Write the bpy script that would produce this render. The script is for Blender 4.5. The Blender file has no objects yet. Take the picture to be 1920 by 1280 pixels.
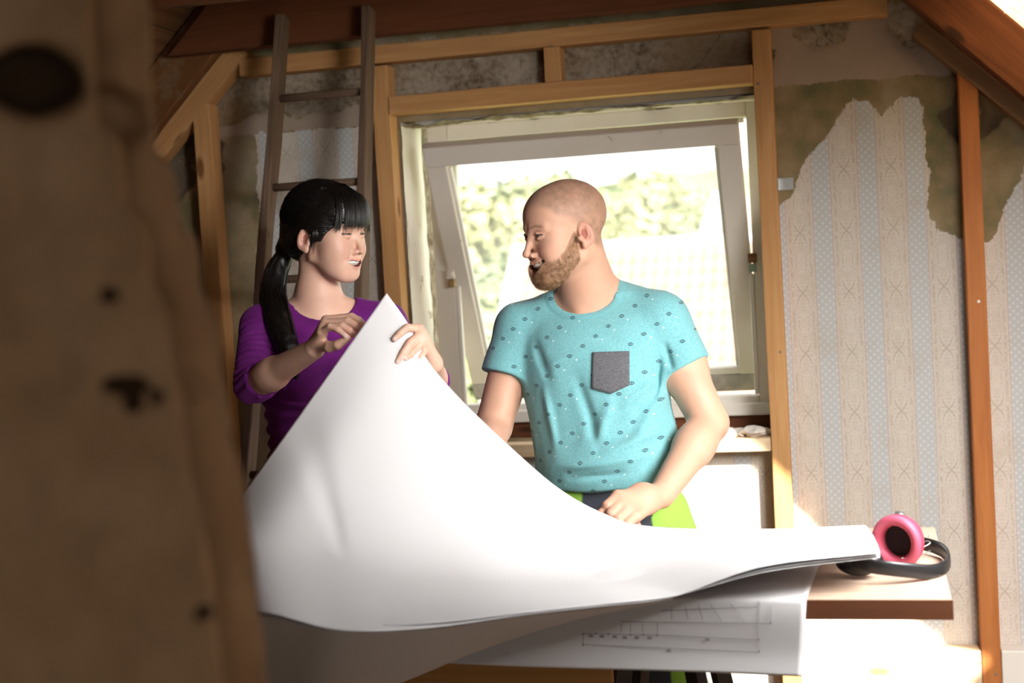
import bpy, bmesh, math, random
import numpy as np
from mathutils import Vector, Matrix, noise as mnoise

# ------------------------------------------------------------------ camera, world, sun, exposure
SC = bpy.context.scene
COL = SC.collection
rnd = random.Random(7)
NR = np.random.RandomState(11)

F = 2700.0                                   # focal length in pixels of the 1920 x 1280 frame
_mx = np.array([-9800 - 960, 1120 - 640, F]); _mx /= np.linalg.norm(_mx)
_h = np.array([0, 499 - 640, F])
_dn = np.cross(_h, _mx); _dn /= np.linalg.norm(_dn)
if _dn[1] < 0: _dn = -_dn
_X = -_mx; _Z = -_dn; _Y = np.cross(_Z, _X)
CM = np.array([_X, _Y, _Z])                  # camera axes (right, down, forward) to room axes
CC = np.array([0.0, -4.02, 1.55])            # the camera stands here, the gable wall is y = 0


def ray(px, py): return CM @ np.array([(px - 960) / F, (py - 640) / F, 1.0])
def W(px, py, d): return CC + ray(px, py) * d
def Wy(px, py, y):
    r = ray(px, py); return CC + r * ((y - CC[1]) / r[1])
def Wz(px, py, z):
    r = ray(px, py); return CC + r * ((z - CC[2]) / r[2])


cam_d = bpy.data.cameras.new('camera')
cam = bpy.data.objects.new('camera', cam_d); COL.objects.link(cam)
cam_d.sensor_width = 36.0
cam_d.lens = F / 1920 * 36.0
cam_d.clip_start = 0.05; cam_d.clip_end = 400
right, up, back = CM @ [1, 0, 0], CM @ [0, -1, 0], CM @ [0, 0, -1]
cam.matrix_world = Matrix(((right[0], up[0], back[0], CC[0]), (right[1], up[1], back[1], CC[1]),
                           (right[2], up[2], back[2], CC[2]), (0, 0, 0, 1)))
cam_d.dof.use_dof = True
cam_d.dof.focus_distance = 3.2
cam_d.dof.aperture_fstop = 3.2
SC.camera = cam

wd = bpy.data.worlds.new('sky'); SC.world = wd; wd.use_nodes = True
bg = wd.node_tree.nodes['Background']
bg.inputs[0].default_value = (0.93, 0.96, 1.0, 1); bg.inputs[1].default_value = 3.4

SUN = np.array([0.70, -1.0, 0.65])           # towards the sun
def add_light(name, kind, loc, toward, energy, color, **kw):
    l = bpy.data.lights.new(name, kind); l.energy = energy; l.color = color
    for k, v in kw.items(): setattr(l, k, v)
    o = bpy.data.objects.new(name, l); COL.objects.link(o); o.location = loc
    o.rotation_euler = Vector(toward).to_track_quat('-Z', 'Y').to_euler(); return o
add_light('sun', 'SUN', (4, -6, 6), -SUN, 21.0, (1.0, 0.95, 0.86), angle=math.radians(0.9))
# daylight entering by the roof window of the right slope, then two unseen fill lamps added
add_light('roof_window_daylight', 'AREA', (0.69, -1.64, 1.74), (-0.22, 0.42, -0.88), 45, (1.0, 0.98, 0.96),
          shape='RECTANGLE', size=0.55, size_y=0.8, spread=math.radians(136))
add_light('people_fill_light', 'AREA', (0.52, -2.55, 1.93), (-1.42, 1.7, -0.30), 7.5, (1.0, 0.97, 0.94),
          shape='RECTANGLE', size=0.6, size_y=0.5, spread=math.radians(54))  # added fill aimed at the two heads; the roof has no opening here
add_light('camera_side_fill_light', 'AREA', (0.75, -5.2, 1.45), (-0.7, 1.0, -0.1), 9, (1.0, 0.93, 0.85),
          shape='RECTANGLE', size=0.9, size_y=0.9)  # added weak fill from behind the camera; that gable has no window

SC.view_settings.view_transform = 'Standard'
SC.view_settings.look = 'None'
SC.view_settings.exposure = 0.0
SC.view_settings.gamma = 1.0
SC.view_settings.use_curve_mapping = False
SC.cycles.max_bounces = 8
SC.cycles.diffuse_bounces = 5
SC.cycles.transparent_max_bounces = 12
SC.cycles.sample_clamp_indirect = 4.0
SC.cycles.use_denoising = True
SC.cycles.use_adaptive_sampling = True


# ------------------------------------------------------------------ node helper
class NT:
    def __init__(s, name):
        s.mat = bpy.data.materials.new(name); s.mat.use_nodes = True
        s.t = s.mat.node_tree; s.t.nodes.clear()
        s.out = s.t.nodes.new('ShaderNodeOutputMaterial')
    def n(s, typ, **kw):
        nd = s.t.nodes.new(typ)
        for k, v in kw.items(): setattr(nd, k, v)
        return nd
    def setin(s, sock, v):
        if isinstance(v, bpy.types.NodeSocket): s.t.links.new(v, sock)
        elif isinstance(v, (tuple, list)) and len(v) == 3 and sock.type == 'RGBA': sock.default_value = (*v, 1)
        else: sock.default_value = v
    def m(s, op, a, b=0.0, c=0.0, clamp=False):
        nd = s.n('ShaderNodeMath', operation=op, use_clamp=clamp)
        s.setin(nd.inputs[0], a); s.setin(nd.inputs[1], b); s.setin(nd.inputs[2], c); return nd.outputs[0]
    def coords(s, kind='Object'): return s.n('ShaderNodeTexCoord').outputs[kind]
    def map(s, v, scale=(1, 1, 1), loc=(0, 0, 0), rot=(0, 0, 0)):
        nd = s.n('ShaderNodeMapping'); s.setin(nd.inputs[0], v)
        nd.inputs['Scale'].default_value = scale; nd.inputs['Location'].default_value = loc
        nd.inputs['Rotation'].default_value = rot; return nd.outputs[0]
    def vadd(s, a, b):
        nd = s.n('ShaderNodeVectorMath', operation='ADD'); s.setin(nd.inputs[0], a); s.setin(nd.inputs[1], b); return nd.outputs[0]
    def noise(s, v, scale, detail=4, rough=0.55, dist=0.0):
        nd = s.n('ShaderNodeTexNoise'); s.setin(nd.inputs['Vector'], v); nd.inputs['Scale'].default_value = scale
        nd.inputs['Detail'].default_value = detail; nd.inputs['Roughness'].default_value = rough
        nd.inputs['Distortion'].default_value = dist; return nd.outputs['Fac']
    def voro(s, v, scale, feature='F1', rnd_=1.0):
        nd = s.n('ShaderNodeTexVoronoi', feature=feature); s.setin(nd.inputs['Vector'], v)
        nd.inputs['Scale'].default_value = scale; nd.inputs['Randomness'].default_value = rnd_; return nd
    def ramp(s, fac, stops):
        nd = s.n('ShaderNodeValToRGB'); s.setin(nd.inputs[0], fac); e = nd.color_ramp.elements
        while len(e) < len(stops): e.new(0.5)
        for el, (p, c) in zip(e, stops):
            el.position = p; el.color = (*c, 1) if len(c) == 3 else c
        return nd.outputs[0]
    def mix(s, fac, a, b):
        nd = s.n('ShaderNodeMix', data_type='RGBA'); s.setin(nd.inputs[0], fac)
        s.setin(nd.inputs[6], a); s.setin(nd.inputs[7], b); return nd.outputs[2]
    def smooth(s, v, lo, hi, a=0.0, b=1.0):
        nd = s.n('ShaderNodeMapRange', interpolation_type='SMOOTHSTEP'); s.setin(nd.inputs[0], v)
        nd.inputs[1].default_value = lo; nd.inputs[2].default_value = hi
        nd.inputs[3].default_value = a; nd.inputs[4].default_value = b; return nd.outputs[0]
    def attr(s, name, out='Color'):
        return s.n('ShaderNodeAttribute', attribute_name=name).outputs[out]
    def bump(s, h, strength=0.3, dist=0.01):
        nd = s.n('ShaderNodeBump'); nd.inputs['Strength'].default_value = strength
        nd.inputs['Distance'].default_value = dist; s.setin(nd.inputs['Height'], h); return nd.outputs[0]
    def bsdf(s, color, rough=0.7, normal=None, spec=0.5, **kw):
        nd = s.n('ShaderNodeBsdfPrincipled'); s.setin(nd.inputs['Base Color'], color)
        s.setin(nd.inputs['Roughness'], rough); s.setin(nd.inputs['Specular IOR Level'], spec)
        if normal is not None: s.setin(nd.inputs['Normal'], normal)
        for k, v in kw.items(): s.setin(nd.inputs[k.replace('_', ' ')], v)
        s.t.links.new(nd.outputs[0], s.out.inputs[0]); return nd


def wood(name, c1, c2, knot=(0.12, 0.05, 0.02), rough=0.65, bump=0.25, dirt=None, knots=0.10, grain=1.0):
    t = NT(name)
    oi = t.n('ShaderNodeObjectInfo').outputs['Random']
    cv = t.n('ShaderNodeCombineXYZ'); t.setin(cv.inputs[0], t.m('MULTIPLY', oi, 37.0)); t.setin(cv.inputs[1], t.m('MULTIPLY', oi, 11.0))
    co = t.vadd(t.coords(), cv.outputs[0])
    vk = t.voro(t.map(co, (3.2, 9, 9)), 1.0)
    kd = vk.outputs['Distance']
    warp = t.smooth(kd, 0.0, 0.35, 1.0, 0.0)
    g = t.map(co, (1.3, 22 * grain, 22 * grain))
    n1 = t.noise(g, 2.2, 6, 0.6, 0.6)
    n1 = t.m('ADD', n1, t.m('MULTIPLY', warp, 0.25))
    n2 = t.noise(co, 2.5, 3)
    base = t.ramp(n1, [(0.30, c1), (0.52, tuple((a + b) / 2 for a, b in zip(c1, c2))), (0.72, c2)])
    base = t.mix(t.smooth(n2, 0.35, 0.7, 0.0, 0.35), base, tuple(c * 0.75 for c in c2))
    col = t.mix(t.smooth(kd, knots * 0.75, knots * 1.5, 0.9, 0.0), base, knot)
    if dirt:
        n3 = t.noise(co, 9, 6, 0.7)
        col = t.mix(t.smooth(n3, 0.5, 0.66, 0.0, 0.75), col, dirt)
    t.bsdf(col, rough, t.bump(n1, bump, 0.004), 0.3)
    return t.mat


def plain(name, color, rough=0.6, spec=0.5, metal=0.0, nscale=60, amt=0.12, bump=0.0, **kw):
    t = NT(name); co = t.coords(); n = t.noise(co, nscale, 4)
    col = t.ramp(n, [(0.3, tuple(c * (1 - amt) for c in color)), (0.7, tuple(min(1, c * (1 + amt)) for c in color))])
    t.bsdf(col, rough, t.bump(n, bump, 0.002) if bump else None, spec, Metallic=metal, **kw); return t.mat


def painted(name, color, under, rough=0.55, amount=0.6, bump=0.2):
    """old paint, chipped and grubby"""
    t = NT(name); co = t.coords()
    g = t.map(co, (1.0, 1.0, 1.0))
    n = t.noise(g, 14, 7, 0.7, 0.4); n2 = t.noise(co, 3.5, 4)
    base = t.mix(t.smooth(n2, 0.35, 0.75, 0, 0.5), color, tuple(c * f for c, f in zip(color, (0.86, 0.8, 0.72))))
    col = t.mix(t.smooth(n, amount, amount + 0.04, 0, 0.9), base, under)
    t.bsdf(col, rough, t.bump(n, bump, 0.003), 0.4); return t.mat


# ------------------------------------------------------------------ mesh helpers
def mesh_from(name, V, Fc, mat=None, smooth=False):
    me = bpy.data.meshes.new(name)
    V = np.asarray(V, dtype=np.float32)
    if isinstance(Fc, np.ndarray) and Fc.ndim == 2:
        k = Fc.shape[1]; nf = len(Fc)
        me.vertices.add(len(V)); me.vertices.foreach_set('co', V.ravel())
        me.loops.add(nf * k); me.loops.foreach_set('vertex_index', Fc.ravel().astype(np.int32))
        me.polygons.add(nf); me.polygons.foreach_set('loop_start', np.arange(0, nf * k, k, dtype=np.int32))
        me.polygons.foreach_set('loop_total', np.full(nf, k, dtype=np.int32))
        me.update(calc_edges=True); me.validate()
    else:
        me.from_pydata([tuple(map(float, v)) for v in V], [], [tuple(map(int, f)) for f in Fc]); me.update()
    if mat is not None:
        for m_ in (mat if isinstance(mat, list) else [mat]): me.materials.append(m_)
    if smooth: me.polygons.foreach_set('use_smooth', np.ones(len(me.polygons), dtype=bool))
    return me


def link(name, me, parent=None):
    o = bpy.data.objects.new(name, me); COL.objects.link(o)
    if parent is not None:
        o.parent = parent
        o.matrix_parent_inverse = parent.matrix_world.inverted() if False else WM[parent.name].inverted()
    WM[o.name] = Matrix.Identity(4)
    return o
WM = {}                                       # object name -> its world matrix at build time


def obj(name, V, Fc, mat, parent=None, smooth=False):
    return link(name, mesh_from(name, V, Fc, mat, smooth), parent)


def tag(o, label=None, cat=None, group=None, kind=None):
    if label: o['label'] = label
    if cat: o['category'] = cat
    if group: o['group'] = group
    if kind: o['kind'] = kind
    return o


def thing(name, label, cat, loc=(0, 0, 0), group=None):
    o = bpy.data.objects.new(name, None); COL.objects.link(o); o.location = loc
    o.empty_display_size = 0.05
    WM[o.name] = Matrix.Translation(Vector(loc)); return tag(o, label, cat, group)


def bevel(o, w=0.003, seg=2, ang=40):
    m = o.modifiers.new('bevel', 'BEVEL'); m.width = w; m.segments = seg; m.limit_method = 'ANGLE'
    m.angle_limit = math.radians(ang); return o


def setmat(o, M4, parent=None):
    """place a mesh written in local axes"""
    o.matrix_world = M4 if parent is None else o.matrix_world
    if parent is not None:
        o.matrix_parent_inverse = WM[parent.name].inverted(); o.matrix_basis = M4
    WM[o.name] = M4


def axes(p0, p1, upv=(0, 0, 1)):
    p0, p1 = Vector(p0), Vector(p1); x = (p1 - p0).normalized(); u = Vector(upv)
    y = u.cross(x)
    if y.length < 1e-4: y = Vector((0, 1, 0))
    y.normalize(); z = x.cross(y)
    c = (p0 + p1) / 2
    return Matrix(((x.x, y.x, z.x, c.x), (x.y, y.y, z.y, c.y), (x.z, y.z, z.z, c.z), (0, 0, 0, 1)))


def beam(name, p0, p1, wy, wz, mat, parent=None, upv=(0, 0, 1), wob=0.0, seg=None, bev=0.003, cut0=0.0, cut1=0.0):
    """squared timber from p0 to p1, wy across, wz deep; grain runs along local x"""
    L = (Vector(p1) - Vector(p0)).length
    n = seg or (max(1, int(L / 0.12)) if wob else 1)
    V = []; Fc = []
    ph = rnd.random() * 50
    for i in range(n + 1):
        s = -L / 2 + L * i / n
        for (a, b) in ((-1, -1), (1, -1), (1, 1), (-1, 1)):
            jy = wob * mnoise.noise(Vector((s * 3 + ph, a * 2, b))); jz = wob * mnoise.noise(Vector((s * 3, a + ph, b * 2)))
            sx = s + (cut0 * b * wz / 2 if i == 0 else 0) + (cut1 * b * wz / 2 if i == n else 0)
            V.append((sx, a * wy / 2 + jy, b * wz / 2 + jz))
    for i in range(n):
        for k in range(4):
            a = i * 4 + k; b = i * 4 + (k + 1) % 4
            Fc.append((a, b, b + 4, a + 4))
    Fc.append((3, 2, 1, 0)); e = n * 4; Fc.append((e, e + 1, e + 2, e + 3))
    o = link(name, mesh_from(name, V, Fc, mat), parent)
    setmat(o, axes(p0, p1, upv), parent)
    if bev: bevel(o, bev)
    return o


def boxm(x0, x1, y0, y1, z0, z1):
    V = [(x0, y0, z0), (x1, y0, z0), (x1, y1, z0), (x0, y1, z0), (x0, y0, z1), (x1, y0, z1), (x1, y1, z1), (x0, y1, z1)]
    return V, [(3, 2, 1, 0), (4, 5, 6, 7), (0, 1, 5, 4), (1, 2, 6, 5), (2, 3, 7, 6), (3, 0, 4, 7)]


def multi(*parts):
    V = []; Fc = []
    for v, f in parts:
        b = len(V); V += [tuple(p) for p in v]; Fc += [tuple(i + b for i in q) for q in f]
    return V, Fc


def tube(pts, radii, n=8, cap=True, flat=1.0, upv=(0, 0, 1)):
    pts = [np.asarray(p, float) for p in pts]
    if not hasattr(radii, '__len__'): radii = [radii] * len(pts)
    V = []; Fc = []; prev = None
    for i, p in enumerate(pts):
        t = pts[min(i + 1, len(pts) - 1)] - pts[max(i - 1, 0)]; t = t / (np.linalg.norm(t) + 1e-9)
        if prev is None:
            u = np.cross(t, upv)
            if np.linalg.norm(u) < 1e-3: u = np.cross(t, (1, 0, 0))
        else: u = prev - t * np.dot(prev, t)
        u /= np.linalg.norm(u) + 1e-9; prev = u; w = np.cross(t, u)
        for k in range(n):
            a = 2 * math.pi * k / n; V.append(p + radii[i] * (math.cos(a) * u + math.sin(a) * w * flat))
    for i in range(len(pts) - 1):
        for k in range(n):
            a = i * n + k; b = i * n + (k + 1) % n; Fc.append((a, b, b + n, a + n))
    if cap:
        Fc.append(tuple(range(n - 1, -1, -1))); e = (len(pts) - 1) * n; Fc.append(tuple(range(e, e + n)))
    return V, Fc


def lathe(prof, n=24, M4=None):
    """profile [(r, h)] turned about local z"""
    V = []; Fc = []
    for r, h in prof:
        for k in range(n):
            a = 2 * math.pi * k / n; V.append((r * math.cos(a), r * math.sin(a), h))
    for i in range(len(prof) - 1):
        for k in range(n):
            a = i * n + k; b = i * n + (k + 1) % n; Fc.append((a, b, b + n, a + n))
    if M4 is not None: V = [tuple(M4 @ Vector(v)) for v in V]
    return V, Fc


def poly_sd(P, poly):
    """signed distance (inside positive) of points P (N,2) to a polygon"""
    poly = np.asarray(poly, float); d = np.full(len(P), 1e9); ins = np.zeros(len(P), bool)
    for i in range(len(poly)):
        a = poly[i]; b = poly[(i + 1) % len(poly)]; e = b - a
        w = P - a; t = np.clip((w @ e) / (e @ e + 1e-12), 0, 1)
        d = np.minimum(d, np.hypot(*(w - t[:, None] * e).T))
        c = (a[1] > P[:, 1]) != (b[1] > P[:, 1])
        xs = a[0] + (P[:, 1] - a[1]) / (b[1] - a[1] + 1e-12) * e[0]
        ins ^= c & (P[:, 0] < xs)
    return np.where(ins, d, -d)


def vnoise(P, seed=0, octaves=4, gain=0.5):
    """value noise in numpy, P (N,3) -> about -1..1"""
    out = np.zeros(len(P)); amp = 1.0; tot = 0
    rs = np.random.RandomState(seed); tab = rs.rand(65536).astype(np.float32) * 2 - 1
    Q = np.array(P, dtype=np.float64)
    for o in range(octaves):
        i = np.floor(Q).astype(np.int64); f = Q - i; f = f * f * (3 - 2 * f); acc = 0
        for dx in (0, 1):
            for dy in (0, 1):
                for dz in (0, 1):
                    h = ((i[:, 0] + dx) * 73856093 ^ (i[:, 1] + dy) * 19349663 ^ (i[:, 2] + dz) * 83492791) & 65535
                    w = (f[:, 0] if dx else 1 - f[:, 0]) * (f[:, 1] if dy else 1 - f[:, 1]) * (f[:, 2] if dz else 1 - f[:, 2])
                    acc = acc + w * tab[h]
        out += amp * acc; tot += amp; amp *= gain; Q = Q * 2.03 + 17.3
    return out / tot


def grid_faces(nu, nv, base=0):
    i, j = np.meshgrid(np.arange(nu - 1), np.arange(nv - 1), indexing='ij')
    a = (i * nv + j).ravel() + base
    return np.stack([a, a + nv, a + nv + 1, a + 1], 1)
# ------------------------------------------------------------------ materials of the room
pine = wood('pine_new', (0.50, 0.235, 0.08), (0.66, 0.37, 0.155), knot=(0.17, 0.06, 0.015))
sunlit_pine = wood('sunlit_pine', (0.60, 0.40, 0.22), (0.74, 0.57, 0.38), knot=(0.34, 0.17, 0.07))  # pine paled in colour to imitate overexposed sunlight
floor_wood = wood('dusty_floor_board', (0.10, 0.06, 0.035), (0.17, 0.11, 0.07), knot=(0.04, 0.02, 0.01), rough=0.85)
pine_red = wood('pine_stained', (0.38, 0.12, 0.03), (0.52, 0.19, 0.05), knot=(0.10, 0.03, 0.01))
old_beam = wood('old_dark_beam', (0.105, 0.032, 0.010), (0.17, 0.055, 0.019), knot=(0.03, 0.012, 0.006), rough=0.75, bump=0.5)
old_brown = wood('old_brown_timber', (0.19, 0.10, 0.045), (0.28, 0.15, 0.07), knot=(0.05, 0.02, 0.01), rough=0.75, bump=0.5)
rafter_wood = wood('rafter_wood', (0.13, 0.048, 0.014), (0.21, 0.085, 0.028), knot=(0.04, 0.015, 0.007), rough=0.75, bump=0.4, dirt=(0.22, 0.14, 0.085))
grey_wood = wood('weathered_ladder_wood', (0.075, 0.042, 0.026), (0.20, 0.125, 0.08), knot=(0.05, 0.03, 0.02), rough=0.8, bump=0.6, knots=0.03)
plank_wood = wood('roof_board', (0.15, 0.06, 0.022), (0.26, 0.12, 0.05), knot=(0.06, 0.03, 0.015), rough=0.8, bump=0.4)
white_paint = painted('old_white_paint', (0.76, 0.70, 0.62), (0.36, 0.26, 0.17), amount=0.66)
white_paint2 = painted('old_white_paint_clean', (0.80, 0.755, 0.69), (0.40, 0.32, 0.22), amount=0.70)
steel = plain('galvanised_steel', (0.45, 0.45, 0.43), 0.35, metal=0.9, nscale=120)
screw_m = plain('screw_steel', (0.5, 0.48, 0.44), 0.3, metal=0.9)

# ------------------------------------------------------------------ gable wall with its wallpaper
YW = 0.07
def wp(*pts):                                # outline given on the wall plane
    return [tuple(Wy(x, y, YW)[[0, 2]]) for x, y in pts]
P_PAPER = [wp((1440, 1300), (1448, 500), (1450, 392), (1488, 358), (1506, 312), (1535, 268), (1560, 238), (1598, 186), (1628, 190), (1655, 222),
              (1688, 182), (1722, 178), (1735, 205), (1742, 330), (1733, 392), (1762, 430), (1795, 445), (1860, 455), (1885, 385), (1925, 300), (1990, 250), (2100, 250), (2100, 1300)),
           wp((478, 250), (560, 244), (665, 236), (735, 232), (735, 1200), (470, 1200), (474, 620), (484, 420)),
           [(-1.33, -0.1), (-0.285, -0.1), (-0.285, 1.03), (-1.33, 1.03)],
           wp((305, 528), (344, 530), (356, 860), (333, 866), (312, 700))]
P_CREAM = [wp((1425, 28), (1480, 22), (1484, 68), (1520, 92), (1582, 78), (1592, 40), (1588, 24), (1655, 18), (1668, 56), (1702, 92), (1742, 84),
              (1793, 112), (1788, 138), (1700, 143), (1600, 150), (1520, 156), (1425, 163)),
           wp((404, 240), (440, 236), (480, 212), (520, 208), (556, 224), (590, 208), (622, 214), (668, 196), (690, 200), (690, 238), (480, 250), (404, 262))]
P_DARK = [wp((1785, 105), (1810, 105), (1830, 290), (1792, 270), (1776, 250), (1752, 214), (1784, 200), (1792, 160), (1782, 125)),
          wp((1425, 84), (1455, 92), (1462, 108), (1440, 124), (1425, 118)),
          wp((1828, 110), (1925, 200), (1925, 215), (1880, 222), (1862, 250), (1835, 270)),
          wp((404, 262), (418, 268), (416, 300), (424, 318), (404, 330)),
          wp((235, 350), (330, 262), (370, 240), (365, 345), (300, 400), (262, 420)),
          wp((1000, 60), (1022, 62), (1022, 130), (1008, 128))]
P_BARE = [wp((404, 110), (720, 90), (720, 236), (690, 234), (668, 196), (622, 214), (590, 208), (556, 224), (520, 208), (480, 212), (440, 236), (404, 240)),
          wp((720, 80), (1408, 20), (1408, 150), (720, 210)), wp((1480, 15), (1484, 68), (1520, 92), (1582, 78), (1592, 40), (1588, 10)),
          wp((1640, 10), (1668, 56), (1702, 92), (1742, 84), (1800, 112), (1720, 0)), wp((300, 300), (370, 240), (365, 345), (262, 425), (240, 380))]
step = 0.0125
xs = np.arange(-3.6, 2.4 + step, step); zs = np.arange(0.0, 3.3 + step, step)
OX0, OX1, OZ0, OZ1 = -1.325, -0.280, 1.045, 1.992
xs[np.argmin(abs(xs - OX0))] = OX0; xs[np.argmin(abs(xs - OX1))] = OX1
zs[np.argmin(abs(zs - OZ0))] = OZ0; zs[np.argmin(abs(zs - OZ1))] = OZ1
GX, GZ = np.meshgrid(xs, zs, indexing='ij'); P2 = np.stack([GX.ravel(), GZ.ravel()], 1)
P3 = np.stack([P2[:, 0], np.zeros(len(P2)), P2[:, 1]], 1)
rag = vnoise(P3 * 14, 3, 4) * 0.022
sd_paper = np.max([poly_sd(P2, p) for p in P_PAPER], 0) + rag * 0.6
sd_cream = np.max([poly_sd(P2, p) for p in P_CREAM], 0) + rag * 0.3
sd_dark = np.max([poly_sd(P2, p) for p in P_DARK], 0) + rag
sd_bare = np.max([poly_sd(P2, p) for p in P_BARE], 0) + rag * 0.5
rough_h = vnoise(P3 * 16, 5, 5, 0.6)
dep = 0.0015 * vnoise(P3 * 3, 9, 3)
dep = dep + np.clip(sd_bare / 0.012, 0, 1) * (0.007 + 0.007 * rough_h) + np.clip(sd_dark / 0.02, 0, 1) * (0.02 + 0.012 * rough_h)
dep = dep - np.clip(sd_cream / 0.006, 0, 1) * 0.003 - np.clip(sd_paper / 0.004, 0, 1) * 0.0015
WV = np.stack([P2[:, 0], YW + dep, P2[:, 1]], 1)
WF = grid_faces(len(xs), len(zs))[:, ::-1]
WF = WF[:, ::-1]
cx = WV[WF].mean(1)
keep = ~((cx[:, 0] > OX0) & (cx[:, 0] < OX1) & (cx[:, 2] > OZ0) & (cx[:, 2] < OZ1))
keep &= (cx[:, 2] < cx[:, 0] + 4.32) & (cx[:, 2] < 2.62 - cx[:, 0])
WF = WF[keep]

t = NT('gable_wall_wallpaper_and_plaster')
co = t.coords(); sx = t.n('ShaderNodeSeparateXYZ'); t.setin(sx.inputs[0], co); X, Z = sx.outputs[0], sx.outputs[2]
fine = t.noise(co, 55, 5, 0.65); mid = t.noise(co, 9, 5, 0.6); big = t.noise(co, 2.3, 4, 0.6)
jag = t.m('MULTIPLY', t.m('SUBTRACT', fine, 0.5), 0.03)
mp = t.smooth(t.m('ADD', t.attr('sd_paper', 'Fac'), jag), -0.0015, 0.0015)
mc = t.smooth(t.m('ADD', t.attr('sd_cream', 'Fac'), jag), -0.0015, 0.0015)
mb = t.smooth(t.m('ADD', t.attr('sd_bare', 'Fac'), jag), -0.002, 0.002)
md = t.smooth(t.m('ADD', t.attr('sd_dark', 'Fac'), jag), -0.003, 0.006)
# the stripes of the wallpaper
PER = 0.1258; X0 = float(Wy(1537, 300, YW)[0])
u = t.m('MODULO', t.m('ADD', t.m('DIVIDE', t.m('SUBTRACT', X, X0), PER), 100.5), 1.0)   # 0.5 = centre of a blue stripe
du = t.m('ABSOLUTE', t.m('SUBTRACT', u, 0.5))
blue = t.smooth(du, 0.192, 0.20, 1, 0)
line = t.m('ADD', t.smooth(t.m('ABSOLUTE', t.m('SUBTRACT', du, 0.205)), 0.006, 0.012, 1, 0),
           t.m('MULTIPLY', t.smooth(t.m('ABSOLUTE', t.m('SUBTRACT', du, 0.25)), 0.004, 0.008, 1, 0), 0.35), clamp=True)
# dots in the blue stripe: two staggered lattices
def lattice(ox, oz, pu, pz, r):
    a = t.m('SUBTRACT', t.m('MODULO', t.m('ADD', t.m('DIVIDE', t.m('SUBTRACT', X, X0 + ox), pu), 200.5), 1.0), 0.5)
    b = t.m('SUBTRACT', t.m('MODULO', t.m('ADD', t.m('DIVIDE', t.m('ADD', Z, oz), pz), 200.5), 1.0), 0.5)
    d = t.m('SQRT', t.m('ADD', t.m('POWER', t.m('MULTIPLY', a, pu), 2.0), t.m('POWER', t.m('MULTIPLY', b, pz), 2.0)))
    return t.smooth(d, r * 0.7, r * 1.1, 1, 0)
dots = t.m('MAXIMUM', lattice(0, 0, 0.0205, 0.0205, 0.0046), lattice(0.01025, 0.01025, 0.0205, 0.0205, 0.0046))
bluec = t.mix(t.m('MULTIPLY', dots, 0.6), (0.50, 0.51, 0.50), (0.68, 0.655, 0.62))
# the lace-like figure of the beige stripe, mirrored about its middle
uw = t.m('ABSOLUTE', t.m('SUBTRACT', t.m('MODULO', t.m('ADD', u, 0.5), 1.0), 0.5))
cvn = t.n('ShaderNodeCombineXYZ'); t.setin(cvn.inputs[0], t.m('MULTIPLY', uw, PER)); t.setin(cvn.inputs[2], t.m('PINGPONG', Z, 0.084))
lace = t.noise(cvn.outputs[0], 330, 3, 0.6, 1.8); lace2 = t.voro(cvn.outputs[0], 190).outputs['Distance']
lacem = t.m('MAXIMUM', t.smooth(lace, 0.53, 0.6), t.m('MULTIPLY', t.smooth(lace2, 0.16, 0.28, 1, 0), 0.8))
# palmette motifs at a fixed step up the middle
zz = t.m('SUBTRACT', t.m('MODULO', t.m('ADD', t.m('DIVIDE', Z, 0.168), 50.0), 1.0), 0.5)
mot = t.m('ABSOLUTE', t.m('SUBTRACT', t.m('MULTIPLY', uw, 1.0), t.m('ABSOLUTE', t.m('MULTIPLY', t.m('SINE', t.m('MULTIPLY', zz, 9.4)), 0.13))))
motm = t.m('MULTIPLY', t.smooth(mot, 0.008, 0.016, 1, 0), t.smooth(t.m('ABSOLUTE', zz), 0.10, 0.17, 1, 0))
edge_band = t.smooth(t.m('ABSOLUTE', t.m('SUBTRACT', du, 0.285)), 0.02, 0.026, 1, 0)
lacem = t.m('MULTIPLY', t.m('MAXIMUM', lacem, motm), 0.66)
beige = t.mix(lacem, (0.66, 0.59, 0.51), (0.32, 0.265, 0.20))
beige = t.mix(t.m('MULTIPLY', edge_band, t.m('MULTIPLY', t.smooth(fine, 0.45, 0.55), 0.35)), beige, (0.35, 0.29, 0.23))
paper = t.mix(blue, beige, bluec)
paper = t.mix(t.m('MULTIPLY', line, 0.5), paper, (0.45, 0.27, 0.24))
paper = t.mix(t.smooth(mid, 0.5, 0.75, 0, 0.35), paper, (0.46, 0.38, 0.27))
# distemper under the paper: olive, ochre and green blotches
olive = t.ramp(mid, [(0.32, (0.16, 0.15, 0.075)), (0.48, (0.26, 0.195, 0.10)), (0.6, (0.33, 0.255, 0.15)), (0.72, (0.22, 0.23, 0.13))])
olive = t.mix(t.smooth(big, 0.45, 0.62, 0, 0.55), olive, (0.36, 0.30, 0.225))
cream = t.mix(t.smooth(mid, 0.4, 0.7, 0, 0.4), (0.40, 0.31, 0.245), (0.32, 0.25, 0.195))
bare = t.ramp(t.m('ADD', t.m('MULTIPLY', mid, 0.5), t.m('MULTIPLY', fine, 0.5)), [(0.38, (0.17, 0.12, 0.075)), (0.5, (0.33, 0.27, 0.20)), (0.62, (0.44, 0.37, 0.29))])
bare = t.mix(t.smooth(big, 0.5, 0.62, 0, 0.6), bare, (0.27, 0.17, 0.08))
crack = t.voro(t.map(co, (1.0, 1.0, 0.6)), 5.5, 'DISTANCE_TO_EDGE').outputs['Distance']
bare = t.mix(t.smooth(t.m('ADD', crack, t.m('MULTIPLY', jag, 0.8)), 0.0, 0.007, 0.5, 0), bare, (0.06, 0.045, 0.03))
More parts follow.
